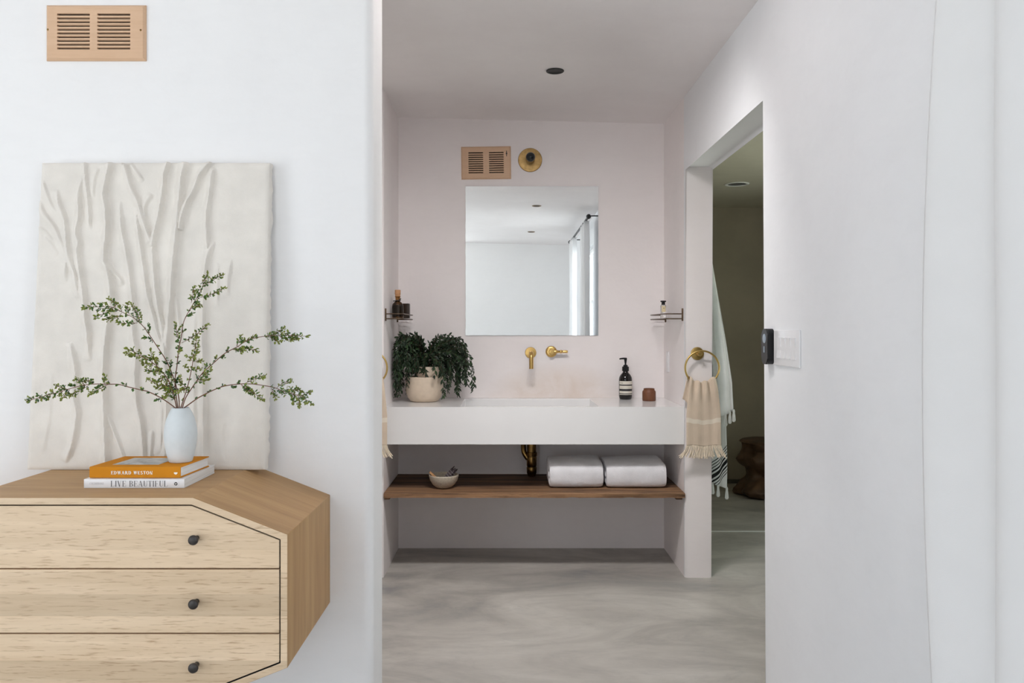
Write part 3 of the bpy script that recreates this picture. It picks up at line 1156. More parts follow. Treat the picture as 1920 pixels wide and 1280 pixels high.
bm = BM(); lettering(bm, 'LIVE BEAUTIFUL', .0145, .15, .035, spine_place(bx_(207.5), wy0 - .0003, wz0 + .0035), 0.12, width=bx_(314.5) - bx_(207.5))
mk('title_lettering', bm, M['ink_grey'], bk, None)
bm = BM(); lettering(bm, 'CALDERONE', .0052, .16, .06, spine_place(bx_(168), wy0 - .0003, wz0 + .0085), 0.12, width=bx_(195) - bx_(168))
mk('author_lettering', bm, M['ink_pale'], bk, None)
bm = BM()
lc = Vector((bx_(329.8), wy0 - .0003, wz0 + .0105))
lathe(bm, [(0, 0), (.0042, 0)], at(*lc, '-Y'), 28)
for a in (0.4, 2.5, 4.6):     # three-lobed white mark on a black disc
    lathe(bm, [(0, .0002), (.0011, .0002)], at(lc.x + .0017 * math.cos(a), lc.y, lc.z + .0017 * math.sin(a), '-Y'), 12, 1)
box(bm, bx_(335), bx_(335) + .0005, wy0 - .0003, wy0 - .0002, wz0 + .006, wz0 + .015, 0, 2, 2)
mk('publisher_mark', bm, [M['ink_black'], M['ink_white'], M['ink_pale']], bk, None)

# ochre clothbound book on top
ox0, ox1, oy0, oy1, oz0, oz1 = -1.051, -.822, 2.006, 2.172, wz1 + .0005, wz1 + .0285
bk2 = thing('book', 'ochre clothbound book with white spine title lying under the vase', 'book', ((ox0 + ox1) / 2, (oy0 + oy1) / 2, oz0), 'books on the dresser')
sh = lambda y: 0.010 * (y - oy0) / (oy1 - oy0)
bm = BM()


def skewbox(bm, x0, x1, y0, y1, z0, z1, bev=0.0, mi=0):
    n0 = set(bm.verts)
    box(bm, x0, x1, y0, y1, z0, z1, bev, 2, mi)
    for v in bm.verts:
        if v not in n0:
            v.co.x += sh(v.co.y)


skewbox(bm, ox0, ox1, oy0, oy0 + .004, oz0, oz1, .0018)
skewbox(bm, ox0, ox1, oy0 + .003, oy1, oz0, oz0 + .0026, .0006); skewbox(bm, ox0, ox1, oy0 + .003, oy1, oz1 - .0026, oz1, .0006)
mk('cover', bm, M['orange'], bk2)
bm = BM(); skewbox(bm, ox0 + .004, ox1 - .003, oy0 + .004, oy1 - .003, oz0 + .0027, oz1 - .0027); mk('page_block', bm, M['pages'], bk2)
s748 = 1500 / 2.006


def ox_(px):
    return (px - VX) / s748


bm = BM(); lettering(bm, 'EDWARD WESTON', .0088, .22, .09, spine_place(ox_(208), oy0 - .0003, oz0 + .0088), 0.13, width=ox_(286) - ox_(208))
mk('title_lettering', bm, M['ink_white'], bk2, None)
bm = BM()
cupx, cupz = ox_(329.5), oz0 + .0112
pts = [(cupx - .0045, cupz + .003)] + [(cupx + .0045 * math.cos(a), cupz + .002 + .0045 * math.sin(a)) for a in [PI + PI * k / 12 for k in range(13)]] + [(cupx + .0045, cupz + .003)]
bm.faces.new([bm.verts.new((x, oy0 - .0003, z)) for x, z in pts])
mk('publisher_mark', bm, M['ink_white'], bk2, None)
bm = BM()
q0, q1 = oy0 + .030, oy1 - .028
grid(bm, 2, 2, lambda u, v2: Vector((-1.010 + .118 * u + sh(q0 + (q1 - q0) * v2), q0 + (q1 - q0) * v2, oz1 + .0003)))
mk('cover_photograph', bm, M['print'], bk2, None)

# ================================================================== VASE AND SPRIGS
VXc, VYc, VZ0 = -.853, 2.083, oz1 + .0004
bm = BM()
prof = [(0, 0), (.027, 0), (.0290, .002), (.0335, .018), (.0378, .038), (.0405, .058), (.0410, .072), (.0392, .092), (.0345, .112), (.0285, .127), (.0232, .137), (.0215, .140), (.0205, .1405), (.0195, .139), (.021, .130), (.032, .11), (.037, .07), (.03, .02), (0, .008)]
lathe(bm, prof, at(VXc, VYc, VZ0), 48)
tag(mk('vase', bm, M['vase'], None, 50), 'small pale blue egg-shaped bud vase standing on the ochre book', 'vase')


def leaf(bm, p, d, nrm, ln, wd, mi, fold_=0.25):
    d = d.normalized()
    s = d.cross(nrm)
    if s.length < 1e-4:
        s = d.orthogonal()
    s.normalize()
    up = s.cross(d).normalized()
    b0 = bm.verts.new(p)
    tip = bm.verts.new(p + d * ln - up * ln * 0.06)
    m1 = bm.verts.new(p + d * ln * 0.33 + s * wd * 0.5 + up * wd * fold_)
    m2 = bm.verts.new(p + d * ln * 0.72 + s * wd * 0.40 + up * wd * fold_)
    n1 = bm.verts.new(p + d * ln * 0.33 - s * wd * 0.5 + up * wd * fold_)
    n2 = bm.verts.new(p + d * ln * 0.72 - s * wd * 0.40 + up * wd * fold_)
    for q in ((b0, m1, m2, tip), (b0, tip, n2, n1)):
        f = bm.faces.new(q)
        f.material_index = mi


def rnd_dir(rg):
    while True:
        v = Vector((rg.uniform(-1, 1), rg.uniform(-1, 1), rg.uniform(-1, 1)))
        if 0.05 < v.length < 1:
            return v.normalized()


def spur(bl, bs, p, d, ln, rg, tone, lf=0.0082):
    """short side twig crowded with little leaves"""
    d = d.normalized()
    pts = [p + d * ln * k / 4 + Vector((0, 0, 1)) * ln * 0.02 * k for k in range(5)]
    tube(bs, pts, [0.0006, 0.00055, 0.0005, 0.00045, 0.0004], 5)
    nn = max(3, int(ln / 0.0032))
    for k in range(nn):
        t = (k + 0.8) / nn
        q = p + d * ln * t
        for s in range(2 if ln > 0.008 else 1):
            dd = (d * rg.uniform(0.5, 1.0) + rnd_dir(rg) * 0.85)
            tn = tone + 0.55 * t
            x = tn + rg.uniform(-0.3, 0.3)
            mi = 0 if x < 0.55 else (1 if x < 1.0 else 2)
            leaf(bl, q, dd, rnd_dir(rg), lf * rg.uniform(0.75, 1.25), lf * 0.62 * rg.uniform(0.8, 1.2), mi)


def sprig(label, main, dy, subs=(), seed=0, tone=0.15, dens=1.0, spread=1.0):
    rg = random.Random(seed)
    t_ = thing('leafy_sprig', label, 'branch', (VXc, VYc, VZ0 + .02), 'sprigs in the bud vase')
    bs, bl = BM(), BM()
    tot = len(main) - 1

    def to3(px, py, s):
        return P(px, py, VYc + dy * s)

    x0 = (main[0][0] - VX) * VYc / FPX
    root = [Vector((VXc + (x0 - VXc) * -0.4, VYc - dy * 0.05, VZ0 + .022)), Vector((VXc + (x0 - VXc) * 0.6, VYc, VZ0 + .10))]
    path = smooth_path([to3(x, y, i / tot) for i, (x, y) in enumerate(main)], 6)
    full = root + path
    n_ = len(full)
    tube(bs, full, [0.0016 - 0.0010 * k / n_ for k in range(n_)], 6)
    paths = [(path, 0.10, tone)]
    for sub, d2 in subs:
        sp = smooth_path([to3(x, y, 0.5) + Vector((0, d2 * i / (len(sub) - 1), 0)) for i, (x, y) in enumerate(sub)], 5)
        tube(bs, sp, 0.0006, 5)
        paths.append((sp, 0.15, tone + 0.3))
    for pi_, (pp, st, tn) in enumerate(paths):
        Ls = [0.0]
        for a, b2 in zip(pp, pp[1:]):
            Ls.append(Ls[-1] + (b2 - a).length)
        T_ = Ls[-1]
        s = T_ * st
        sgn = 1
        while s < T_:
            i = max(k for k in range(len(Ls)) if Ls[k] <= s)
            i = min(i, len(pp) - 2)
            f_ = (s - Ls[i]) / max(1e-6, Ls[i + 1] - Ls[i])
            p = pp[i].lerp(pp[i + 1], f_)
            tg = (pp[i + 1] - pp[i]).normalized()
            side = Vector((-tg.z, rg.uniform(-0.9, 0.9), tg.x)) * sgn
            sgn = -sgn
            u = s / T_
            if pi_ == 0:
                near_tip = u > 0.72
                if near_tip:
                    ln = rg.uniform(0.008, 0.022) * (1.25 - u * 0.6)
                    step = rg.uniform(0.006, 0.010)
                else:
                    ln = rg.choice([0.004, 0.005, 0.006, 0.012, 0.02, 0.026]) * spread
                    step = rg.uniform(0.010, 0.019) / dens
                spur(bl, bs, p, tg * 0.85 + side * 0.55, ln, rg, tn + 0.45 * u)
            else:
                step = rg.uniform(0.004, 0.006)
                spur(bl, bs, p, tg + side * 0.7, rg.uniform(0.004, 0.009), rg, tn + 0.3 * u)
            s += step
        spur(bl, bs, pp[-1], pp[-1] - pp[-2], 0.010, rg, tn + 0.6)
    mk('stem', bs, M['stem'], t_, 80)
    mk('leaves', bl, [M['leaf_dark'], M['leaf_mid'], M['leaf_light']], t_, None)
    return t_


c5 = crop(150, 500, 4.267)
sprig('long leafy sprig reaching highest on the left side of the vase',
      [(336, 764), (335, 744), (328, 716), (314, 680), (295, 650), (281, 629), (267, 610), (251, 596), (230, 585.5), (211, 576), (185, 575), (162, 576)], 0.03,
      [([(261, 606), (258, 592), (247, 575)], 0.01), ([(258, 605), (245, 606), (231, 605)], -0.01), ([(228, 586), (222, 595), (208, 598)], -0.01), ([(212, 576), (216, 570), (206, 563)], 0.01), ([(212, 578), (200, 586), (186, 593)], -0.01), ([(243, 590), (238, 580), (236, 573)], 0.01)], 11, 0.25, 0.8)
sprig('leafy sprig arching lowest to the left across the canvas',
      [(329, 764.5), (305.6, 748), (279, 734.5), (263, 730.6), (240, 725), (223, 720.5), (204, 720), (176, 719.7), (157, 722), (134, 727.5), (113, 734), (91.5, 740), (71, 746), (58, 749.4)], -0.03,
      [([(204, 720), (190, 727), (178, 735)], -0.01), ([(196, 719), (192, 710)], 0.01), ([(168, 721), (155, 730), (142, 738)], -0.01), ([(175, 720), (167, 714), (160, 713)], 0.01), ([(160, 722), (150, 715), (142, 713)], 0.01), ([(131, 730), (124, 738), (119, 744)], 0.0), ([(128, 730), (115, 727), (105, 725)], 0.01)], 12, 0.2, 0.75, 0.7)
sprig('bushy yellow-green sprig leaning short to the left of the vase',
      [(331, 764), (326, 741), (317.5, 716), (300, 692), (281, 676), (262.5, 666), (244, 656)], -0.05,
      [([(318, 718), (306, 723), (290, 713)], -0.02), ([(308, 702), (300, 690), (298, 678)], -0.02), ([(300, 692), (288, 697), (275, 693)], 0.01), ([(317, 716), (322, 730), (318, 738)], -0.02), ([(290, 683), (281, 685), (272, 681)], 0.0), ([(286, 678), (285, 668), (284, 664)], 0.0), ([(262, 666), (253, 667), (242, 664)], 0.0), ([(322, 730), (310, 728), (302, 727)], -0.01), ([(316, 712), (302, 710), (295, 712)], 0.01)], 13, 0.45, 1.8)
sprig('tallest leafy sprig standing upright with a forked tip above the vase',
      [(333, 762), (328, 718), (331.6, 687.5), (335, 655), (340, 631), (344.5, 603), (356, 580), (370, 556), (378.5, 540), (387, 517)], 0.05,
      [([(370, 558.6), (391, 553), (412, 543)], 0.01), ([(378.5, 537), (396, 528), (415, 517.6)], -0.01), ([(358.6, 568), (360, 555), (360, 542)], 0.01), ([(356, 580), (366, 575), (375, 572.6)], -0.01), ([(337.5, 645), (334, 628), (333, 613)], -0.01), ([(340, 643), (361, 631), (383, 612.5)], 0.01), ([(334, 655), (338, 652), (340, 655)], -0.01)], 14, 0.2, 0.7, 0.8)
sprig('short yellow-tipped sprig standing upright just right of the vase centre',
      [(339, 764), (351.6, 725), (358.6, 694.5), (363, 669), (368, 640.6)], -0.02,
      [([(352, 727), (345, 720), (343, 712)], -0.01), ([(353, 722), (350, 728), (343, 730)], -0.02), ([(358, 695), (352, 690)], 0), ([(360, 694), (371, 692)], 0), ([(361, 678), (371, 677)], 0), ([(360, 676), (355, 671)], 0)], 15, 0.55, 0.5, 0.4)
sprig('long leafy sprig reaching up to the right past the canvas edge',
      [(342, 764), (349, 744), (366, 718), (380, 699), (399.7, 681), (422, 662), (444.7, 650), (459, 640.6), (478.5, 633.6), (502, 629.4), (532, 628), (553, 629.4), (570, 630)], -0.02,
      [([(366, 718), (378, 712), (396, 695)], -0.02), ([(374, 716), (385, 713)], 0), ([(445, 650), (462, 653), (479, 656)], -0.01), ([(437, 655), (452, 657), (460, 656)], -0.02), ([(454, 644), (462, 638), (470, 633)], 0.01), ([(444, 649), (446, 640), (448, 634)], 0.01), ([(503, 630), (514, 636), (524, 639)], -0.01), ([(508, 629), (515, 625), (525, 619)], 0.01), ([(522, 629), (534, 634), (543, 636)], -0.01), ([(540, 629), (548, 633), (556, 634)], -0.01)], 16, 0.2, 0.7, 0.5)
sprig('leafy sprig arching lowest to the right with drooping tip',
      [(345, 764.5), (368, 748), (380, 741), (398, 732), (419, 724), (445, 720), (467, 719.4), (488, 721.5), (514, 726.4), (532, 733.5), (549, 737.7), (567, 744.7), (580, 754)], -0.05,
      [([(452, 720), (468, 730), (494, 744)], -0.02), ([(452, 722), (462, 728), (472, 734)], -0.01), ([(459, 719), (472, 712), (488, 706)], 0.01), ([(519, 727), (528, 719), (539, 716)], 0.01), ([(509, 727), (513, 735), (517, 741)], -0.01), ([(532, 733), (543, 730), (557, 732)], 0.01), ([(546, 737), (551, 744), (553, 750)], -0.01), ([(556, 741), (566, 741), (575, 738)], 0.01), ([(558, 742), (561, 750), (563, 756)], -0.01)], 17, 0.2, 0.7, 0.5)


# ================================================================== VENT REGISTERS
def vent(label, cx, cz, y, W, H, cols, zs, sh_, tilt, screws=(), lever=None):
    t_ = thing('vent_register', label, 'vent', (cx, y, cz - H / 2), 'wooden vent registers')
    R_ = Matrix.Translation((cx, y, cz)) @ Matrix.Rotation(tilt, 4, 'Y')
    th = .011

    def fin(bm):
        bmesh.ops.transform(bm, matrix=R_, verts=bm.verts[:])
        return bm

    bm = BM()
    w2, h2, ch = W / 2, H / 2, .0065
    # chamfered outer frame as a ring of faces
    O = [(-w2, -h2), (w2, -h2), (w2, h2), (-w2, h2)]
    I = [(-w2 + ch, -h2 + ch), (w2 - ch, -h2 + ch), (w2 - ch, h2 - ch), (-w2 + ch, h2 - ch)]
    a = [bm.verts.new((p[0], 0, p[1])) for p in O]
    a2 = [bm.verts.new((p[0], -.004, p[1])) for p in O]
    b_ = [bm.verts.new((p[0], -th, p[1])) for p in I]
    for k in range(4):
        k2 = (k + 1) % 4
        bm.faces.new((a[k], a[k2], a2[k2], a2[k]))
        bm.faces.new((a2[k], a2[k2], b_[k2], b_[k]))
    xs = [-w2 + ch] + [x for c in cols for x in c] + [w2 - ch]
    zt, zb = zs[0] + sh_ / 2, zs[-1] - sh_ / 2
    for k in range(0, len(xs), 2):
        box(bm, xs[k], xs[k + 1], -th, -.003, zb, zt)
    box(bm, -w2 + ch, w2 - ch, -th, -.003, zt, h2 - ch); box(bm, -w2 + ch, w2 - ch, -th, -.003, -h2 + ch, zb)
    mk('faceplate', fin(bm), M['wood_vent'], t_, 20)
    bm = BM()
    for c in cols:
        for z0_, z1_ in zip(zs, zs[1:]):
            top, bot = z0_ - sh_ / 2, z1_ + sh_ / 2
            prism(bm, [(-th, top), (-th, bot), (-.004, bot - .0012), (-.004, top - .0012)], lambda p: (c[0], p[0], p[1]), lambda p: (c[1], p[0], p[1]))
    mk('louvres', fin(bm), M['wood_vent'], t_, 20)
    bm = BM()
    for c in cols:
        box(bm, c[0] - .002, c[1] + .002, -.0025, -.0012, zb - .002, zt + .002)
    mk('dark_slot_backing', fin(bm), M['gap'], t_)  # flat panel with no hole behind, slot shade is in its colour
    for sx, sz in screws:
        bm = BM()
        lathe(bm, [(0, .0008), (.0022, .0008), (.0030, .0002), (.0032, -.0003)], at(sx, -th, sz, '-Y'), 16)
        mk('screw', fin(bm), M['brass_dark'], t_, 50)
    if lever:
        bm = BM()
        box(bm, lever[0] - .002, lever[0] + .002, -th - .0004, -th + .001, lever[1] - .016, lever[1] + .016)
        box(bm, lever[0] - .004, lever[0] + .004, -th - .006, -th, lever[1] - .004, lever[1] + .004, .0015)
        mk('damper_lever', fin(bm), M['knob'], t_)
    return t_


s1 = FPX / YW
vcx, vcz = (182 - VX) / s1, EYE + (VY - 63) / s1
vent('pale wood slotted vent high on the white wall above the canvas', vcx, vcz, YW, 186 / s1, 104 / s1,
     [((111 - 182) / s1, (172 - 182) / s1), ((186 - 182) / s1, (247.5 - 182) / s1)],
     [(63 - (30 + 7.0 * k)) / s1 for k in range(10)], 3.8 / s1, 0.0, [((93.5 - 182) / s1, 5 / s1), ((267 - 182) / s1, 4 / s1)])
s2 = FPX / YB
vcx, vcz = (911.5 - VX) / s2, EYE + (VY - 305.5) / s2
vent('pinkish wood slotted vent with a small lever above the mirror', vcx, vcz, YB, 93 / s2, 61 / s2,
     [((878.5 - 911.5) / s2, (906 - 911.5) / s2), ((917 - 911.5) / s2, (944.5 - 911.5) / s2)],
     [(305.5 - (287 + 4.1 * k)) / s2 for k in range(10)], 2.2 / s2, -0.014, [], ((950 - 911.5) / s2, (305.5 - 289) / s2))

# ================================================================== SCONCE, MIRROR
sx, sz = (994 - VX) / s2, EYE + (VY - 300) / s2
sc_ = thing('wall_sconce', 'round aged brass wall light with a dark globe bulb beside the vent', 'wall light', (sx, YB, sz))
bm = BM(); lathe(bm, [(0, .006), (.060, .006), (.066, .0055), (.0685, .003), (.069, 0)], at(sx, YB, sz, '-Y'), 56); mk('backplate', bm, M['brass_old'], sc_, 40)
bm = BM(); lathe(bm, [(.026, .006), (.026, .012), (.0195, .016), (.0195, .050), (.0175, .052), (0, .052)], at(sx, YB, sz, '-Y'), 32); mk('lamp_socket', bm, M['brass_old'], sc_, 40)
bm = BM()
prof = [(.013, .050), (.014, .058)] + [(.027 * math.sin(a), .083 - .027 * math.cos(a)) for a in [0.6 + (PI - 0.6) * k / 12 for k in range(12)]] + [(0, .110)]
lathe(bm, prof, at(sx, YB, sz, '-Y'), 32); mk('bulb', bm, plain('smoked_bulb', (0.008, 0.011, 0.013), 0.05, var=0.1), sc_, 60)

mx0, mx1, mz0, mz1 = (873 - VX) / s2, (1121.5 - VX) / s2, EYE + (VY - 628.5) / s2, EYE + (VY - 349.5) / s2
rg = random.Random(3)
out = []
for (a, b2, nseg) in (((mx0, mz0), (mx1, mz0), 24), ((mx1, mz0), (mx1, mz1), 26), ((mx1, mz1), (mx0, mz1), 24), ((mx0, mz1), (mx0, mz0), 40)):
    for k in range(nseg):
        t = k / nseg
        j = 0.0012 if nseg == 40 else 0.0006
        out.append((a[0] + (b2[0] - a[0]) * t + (rg.uniform(-j, j) if abs(a[0] - b2[0]) < .1 else 0), a[1] + (b2[1] - a[1]) * t + (rg.uniform(-j, j) if abs(a[1] - b2[1]) < .1 else 0)))
bm = BM(); prism(bm, out, lambda p: (p[0], YB - .006, p[1]), lambda p: (p[0], YB - .0003, p[1]))
bm.normal_update()
for f in bm.faces:
    if abs(f.normal.y) < 0.5:
        f.material_index = 1
tag(mk('mirror', bm, [M['mirror'], plain('mirror_edge', (0.35, 0.37, 0.36), 0.5)], None, 20), 'frameless rectangular mirror with rough-cut edges on the alcove wall', 'mirror')

# ================================================================== VANITY
ZC, ZCb = .862, .671
YV = 4.052
bm = BM()
xs = [XN + .001, -.245, .460, XR - .001]
ys = [YV, 4.078, 4.522, YB - .001]
for i in range(3):
    for j in range(3):
        if i == 1 and j == 1:
            continue
        bm.faces.new([bm.verts.new((xs[a], ys[b2], ZC)) for a, b2 in ((i, j), (i + 1, j), (i + 1, j + 1), (i, j + 1))])
dp = .115
q = [(xs[1], ys[1]), (xs[2], ys[1]), (xs[2], ys[2]), (xs[1], ys[2])]
for k in range(4):
    a, b2 = q[k], q[(k + 1) % 4]
    bm.faces.new([bm.verts.new((a[0], a[1], ZC)), bm.verts.new((b2[0], b2[1], ZC)), bm.verts.new((b2[0], b2[1], ZC - dp)), bm.verts.new((a[0], a[1], ZC - dp))])
bm.faces.new([bm.verts.new((x, y, ZC - dp)) for x, y in q])
q = [(xs[0], ys[0]), (xs[3], ys[0]), (xs[3], ys[3]), (xs[0], ys[3])]
for k in range(4):
    a, b2 = q[k], q[(k + 1) % 4]
    n_ = 3
    bm.faces.new([bm.verts.new((a[0], a[1], ZC)), bm.verts.new((b2[0], b2[1], ZC)), bm.verts.new((b2[0], b2[1], ZCb)), bm.verts.new((a[0], a[1], ZCb))])
bm.faces.new([bm.verts.new((x, y, ZCb)) for x, y in q])
bmesh.ops.remove_doubles(bm, verts=bm.verts[:], dist=1e-5)
van = thing('vanity_sink', 'long white floating vanity counter with a built-in rectangular basin', 'sink', ((XN + XR) / 2, 4.32, ZCb))
o = mk('basin_counter', bm, M['solid_white'], van, 20)
md = o.modifiers.new('soft_edges', 'BEVEL'); md.width = 0.003; md.segments = 3; md.limit_method = 'ANGLE'; md.angle_limit = math.radians(40)
bm = BM(); lathe(bm, [(0, .003), (.018, .003), (.022, .0015), (.0225, 0)], at(.13, 4.36, ZC - dp), 32); mk('drain', bm, M['brass'], van, 40)

# faucet spout and handle
fx, fz = (995 - VX) / s2, EYE + (VY - 661) / s2
sp = thing('basin_faucet', 'polished brass wall-mounted spout bending down over the basin', 'faucet', (fx, YB, fz))
bm = BM(); lathe(bm, [(0, .008), (.020, .008), (.030, .0065), (.0325, .003), (.0325, 0)], at(fx, YB, fz, '-Y'), 40); mk('escutcheon', bm, M['brass'], sp, 40)
path = [(fx, YB - .005, fz), (fx, YB - .10, fz)]
for k in range(1, 9):
    a = PI / 2 * k / 8
    path.append((fx, YB - .10 - .028 * math.sin(a), fz - .028 + .028 * math.cos(a)))
path.append((fx, YB - .128, fz - .082))
bm = BM(); tube(bm, path, .0118, 24)
lathe(bm, [(.0122, 0), (.0122, .004), (.008, .004), (.008, .012)], at(fx, YB - .128, fz - .086), 24)
mk('spout', bm, M['brass'], sp, 40)
hx, hz = (1033.5 - VX) / s2, EYE + (VY - 659) / s2
hd = thing('wall_tap', 'polished brass round tap handle with lever pointing right', 'faucet', (hx, YB, hz))
bm = BM(); lathe(bm, [(0, .008), (.022, .008), (.030, .006), (.0325, .003), (.0325, 0)], at(hx, YB, hz, '-Y'), 40); mk('escutcheon', bm, M['brass'], hd, 40)
bm = BM(); lathe(bm, [(.014, .008), (.014, .030), (.0155, .032), (.0155, .046), (.013, .049), (0, .050)], at(hx, YB, hz, '-Y'), 32); mk('valve_stem', bm, M['brass'], hd, 40)
bm = BM()
lathe(bm, [(0, .012), (.0085, .012), (.009, .014), (.009, .036), (.0075, .039), (.0065, .045), (.0095, .050), (.0100, .056), (.0065, .062), (.0075, .066), (.0085, .086), (.0075, .092), (0, .092)], at(hx, YB - .038, hz + .001, '+X'), 24)
mk('lever', bm, M['brass'], hd, 40)

# ================================================================== POTTED PLANT
pX, pY = -.458, 4.365
plant = thing('potted_plant', 'bushy dark green trailing plant in a cream stoneware pot on the vanity', 'plant', (pX, pY, ZC), None)
bm = BM()
lathe(bm, [(0, .001), (.066, .001), (.076, .005), (.089, .022), (.098, .046), (.101, .075), (.102, .128), (.1005, .134), (.098, .136), (.074, .136)], at(pX, pY, ZC), 56)
mk('pot', bm, M['pot'], plant, 40)
bm = BM()
lathe(bm, [(.073, .120), (.073, .188), (.0715, .191), (.069, .190), (.068, .17), (0, .168)], at(pX + .020, pY, ZC), 48)
mk('inner_pot', bm, M['pot'], plant, 40)
bm = BM(); lathe(bm, [(.0675, .176), (.03, .181), (0, .182)], at(pX + .020, pY, ZC), 32); mk('soil', bm, M['soil'], plant)
bs, bl = BM(), BM()
rg = random.Random(21)
for i in range(96):
    left = rg.random() < 0.48
    if i >= 78:
        pk = rg.uniform(-.05, .075)
        ph = rg.uniform(.205, .265)
        ex = pk * 1.3 + rg.uniform(-.02, .02)
        py = rg.uniform(-.125, -.02)
    elif left:
        pk = rg.uniform(-.125, -.015)
        ph = rg.uniform(.245, .365) - 1.2 * (pk + .075) ** 2
        ex = min(-.0, pk + rg.uniform(-.075, .015))
        ex = max(ex, -.158)
        py = rg.uniform(-.13, .10)
    else:
        pk = rg.uniform(.035, .215)
        ph = rg.uniform(.225, .365) - 2.2 * (pk - .13) ** 2
        ex = pk + rg.uniform(-.01, .075)
        py = rg.uniform(-.13, .10)
    eh = max(.035, ph - rg.uniform(.07, .27))
    if i >= 78:
        eh = rg.uniform(.125, .19)
    elif abs(ex) < .11 and eh < .15 and rg.random() < 0.75:
        eh = rg.uniform(.15, .22)
    a0 = rg.uniform(0, 2 * PI)
    r0 = rg.uniform(0, .05)
    pts = [Vector((.012 + r0 * math.cos(a0), r0 * math.sin(a0), .18)),
           Vector((pk * .42 + .006, py * .4, .18 + (ph - .18) * .72)),
           Vector((pk, py * .85, ph)),
           Vector((pk * .35 + ex * .65 + (0.012 if not left else -0.012), py, ph * .62 + eh * .38)),
           Vector((ex, py * 1.05, eh))]
    base = Vector((pX, pY, ZC))
    sp_ = [base + p for p in smooth_path(pts, 8)]
    for p in sp_:
        p.x = max(p.x, XN + .008)
        p.y = min(p.y, YB - .015)
    n_ = len(sp_)
    tube(bs, sp_, [.0013 - .0008 * k / n_ for k in range(n_)], 5)
    Ls = 0
    nxt = rg.uniform(.06, .10)
    for a, b2 in zip(sp_, sp_[1:]):
        seg = (b2 - a).length
        while Ls + seg > nxt:
            f_ = (nxt - Ls) / seg
            p = a.lerp(b2, f_)
            tg = (b2 - a).normalized()
            for s in (-1, 1):
                sd_ = tg.cross(rnd_dir(rg)).normalized()
                d = tg * 0.75 + sd_ * 0.75 + Vector((0, 0, -0.25))
                ln = rg.uniform(.019, .033)
                e_ = p + d.normalized() * ln
                if e_.x < XN + .004 or e_.y > YB - .008 or e_.z < ZC + .004:
                    continue
                leaf(bl, p, d, rnd_dir(rg), ln, ln * .38, 0 if rg.random() < .68 else 1, 0.15)
            nxt += rg.uniform(.009, .014)
        Ls += seg
mk('stems', bs, M['pot_stem'], plant, 80)
mk('foliage', bl, [M['pot_leaf'], M['pot_leaf_b']], plant, None)

# ================================================================== SOAP BOTTLE, CUP
bX, bY = P(1172.8, 748, 4.50).x, 4.50
soap = thing('soap_dispenser', 'dark glass pump bottle with a banded cream label on the vanity', 'soap dispenser', (bX, bY, ZC))
bm = BM()
R0 = .0368
lathe(bm, [(0, .0005), (.031, .0005), (.0335, .003), (R0, .016), (R0, .112), (.0345, .124), (.027, .138), (.0185, .147), (.0145, .152), (.0138, .166), (0, .166)], at(bX, bY, ZC), 48)
mk('bottle', bm, M['soap_glass'], soap, 40)


def arcband(bm, z0, z1, mi, rr, a0=-PI / 2 - 1.25, a1=-PI / 2 + 1.25, n_=24):
    prev = None
    for k in range(n_ + 1):
        a = a0 + (a1 - a0) * k / n_
        cur = [bm.verts.new((bX + rr * math.cos(a), bY + rr * math.sin(a), ZC + z)) for z in (z0, z1)]
        if prev:
            f = bm.faces.new((prev[0], cur[0], cur[1], prev[1])); f.material_index = mi
        prev = cur


px_z = lambda yc: (748 - (670 + yc / 12.8)) / 333.0
bm = BM()
for y0_, y1_ in ((640, 560), (745, 668), (850, 797), (885, 870)):
    arcband(bm, px_z(y0_), px_z(y1_), 0, R0 + .0005)
for y0_, y1_ in ((668, 640), (797, 745), (870, 850)):
    arcband(bm, px_z(y0_), px_z(y1_), 1, R0 + .0004)
lab = mk('label', bm, [M['label'], M['ink_black']], soap, None)


def wrap(x0, z0):
    return lambda x, y: (bX + (R0 + .0008) * math.sin((x0 + x) / R0), bY - (R0 + .0008) * math.cos((x0 + x) / R0), ZC + z0 + y)


bm = BM()
lettering(bm, 'Aesop.', .0062, .2, .1, wrap(-.040, px_z(612)), .1, width=.021)
mk('label_lettering', bm, M['ink_grey'], lab, None)
bm = BM()
# line of small print too fine to read
x = -.038
rg = random.Random(5)
while x < .034:
    w_ = rg.uniform(.002, .006)
    bm.faces.new([bm.verts.new(wrap(0, px_z(722))(x + dx, dz)) for dx, dz in ((0, 0), (w_, 0), (w_, .0014), (0, .0014))])
    x += w_ + .0015
mk('small_print', bm, M['ink_grey'], lab, None)
bm = BM()
lathe(bm, [(.0185, .158), (.0192, .160), (.0192, .181), (.017, .183), (.0125, .184), (.0125, .191), (.006, .193), (.0045, .198), (.0065, .212), (.0085, .226), (.0085, .230), (0, .2305)], at(bX, bY, ZC), 32)
tube(bm, [(bX + .006, bY, ZC + .2275), (bX - .012, bY - .002, ZC + .2285), (bX - .028, bY - .004, ZC + .2275), (bX - .0345, bY - .005, ZC + .2255)], [.0055, .005, .0042, .0036], 12)
mk('pump', bm, M['black'], soap, 40)

cX, cY = P(1217, 751, 4.40).x, 4.40
bm = BM()
lathe(bm, [(0, .0005), (.0350, .0005), (.0362, .002), (.0362, .0045), (.0368, .006), (.0368, .048), (.0355, .053), (.0310, .058), (.0298, .060), (.0298, .0665), (.0285, .068), (.026, .067), (.026, .055), (.030, .01), (0, .008)], at(cX, cY, ZC), 44)
tag(mk('ceramic_jar', bm, M['cup'], None, 40), 'small brown ceramic jar with a stepped neck beside the pump bottle', 'jar')


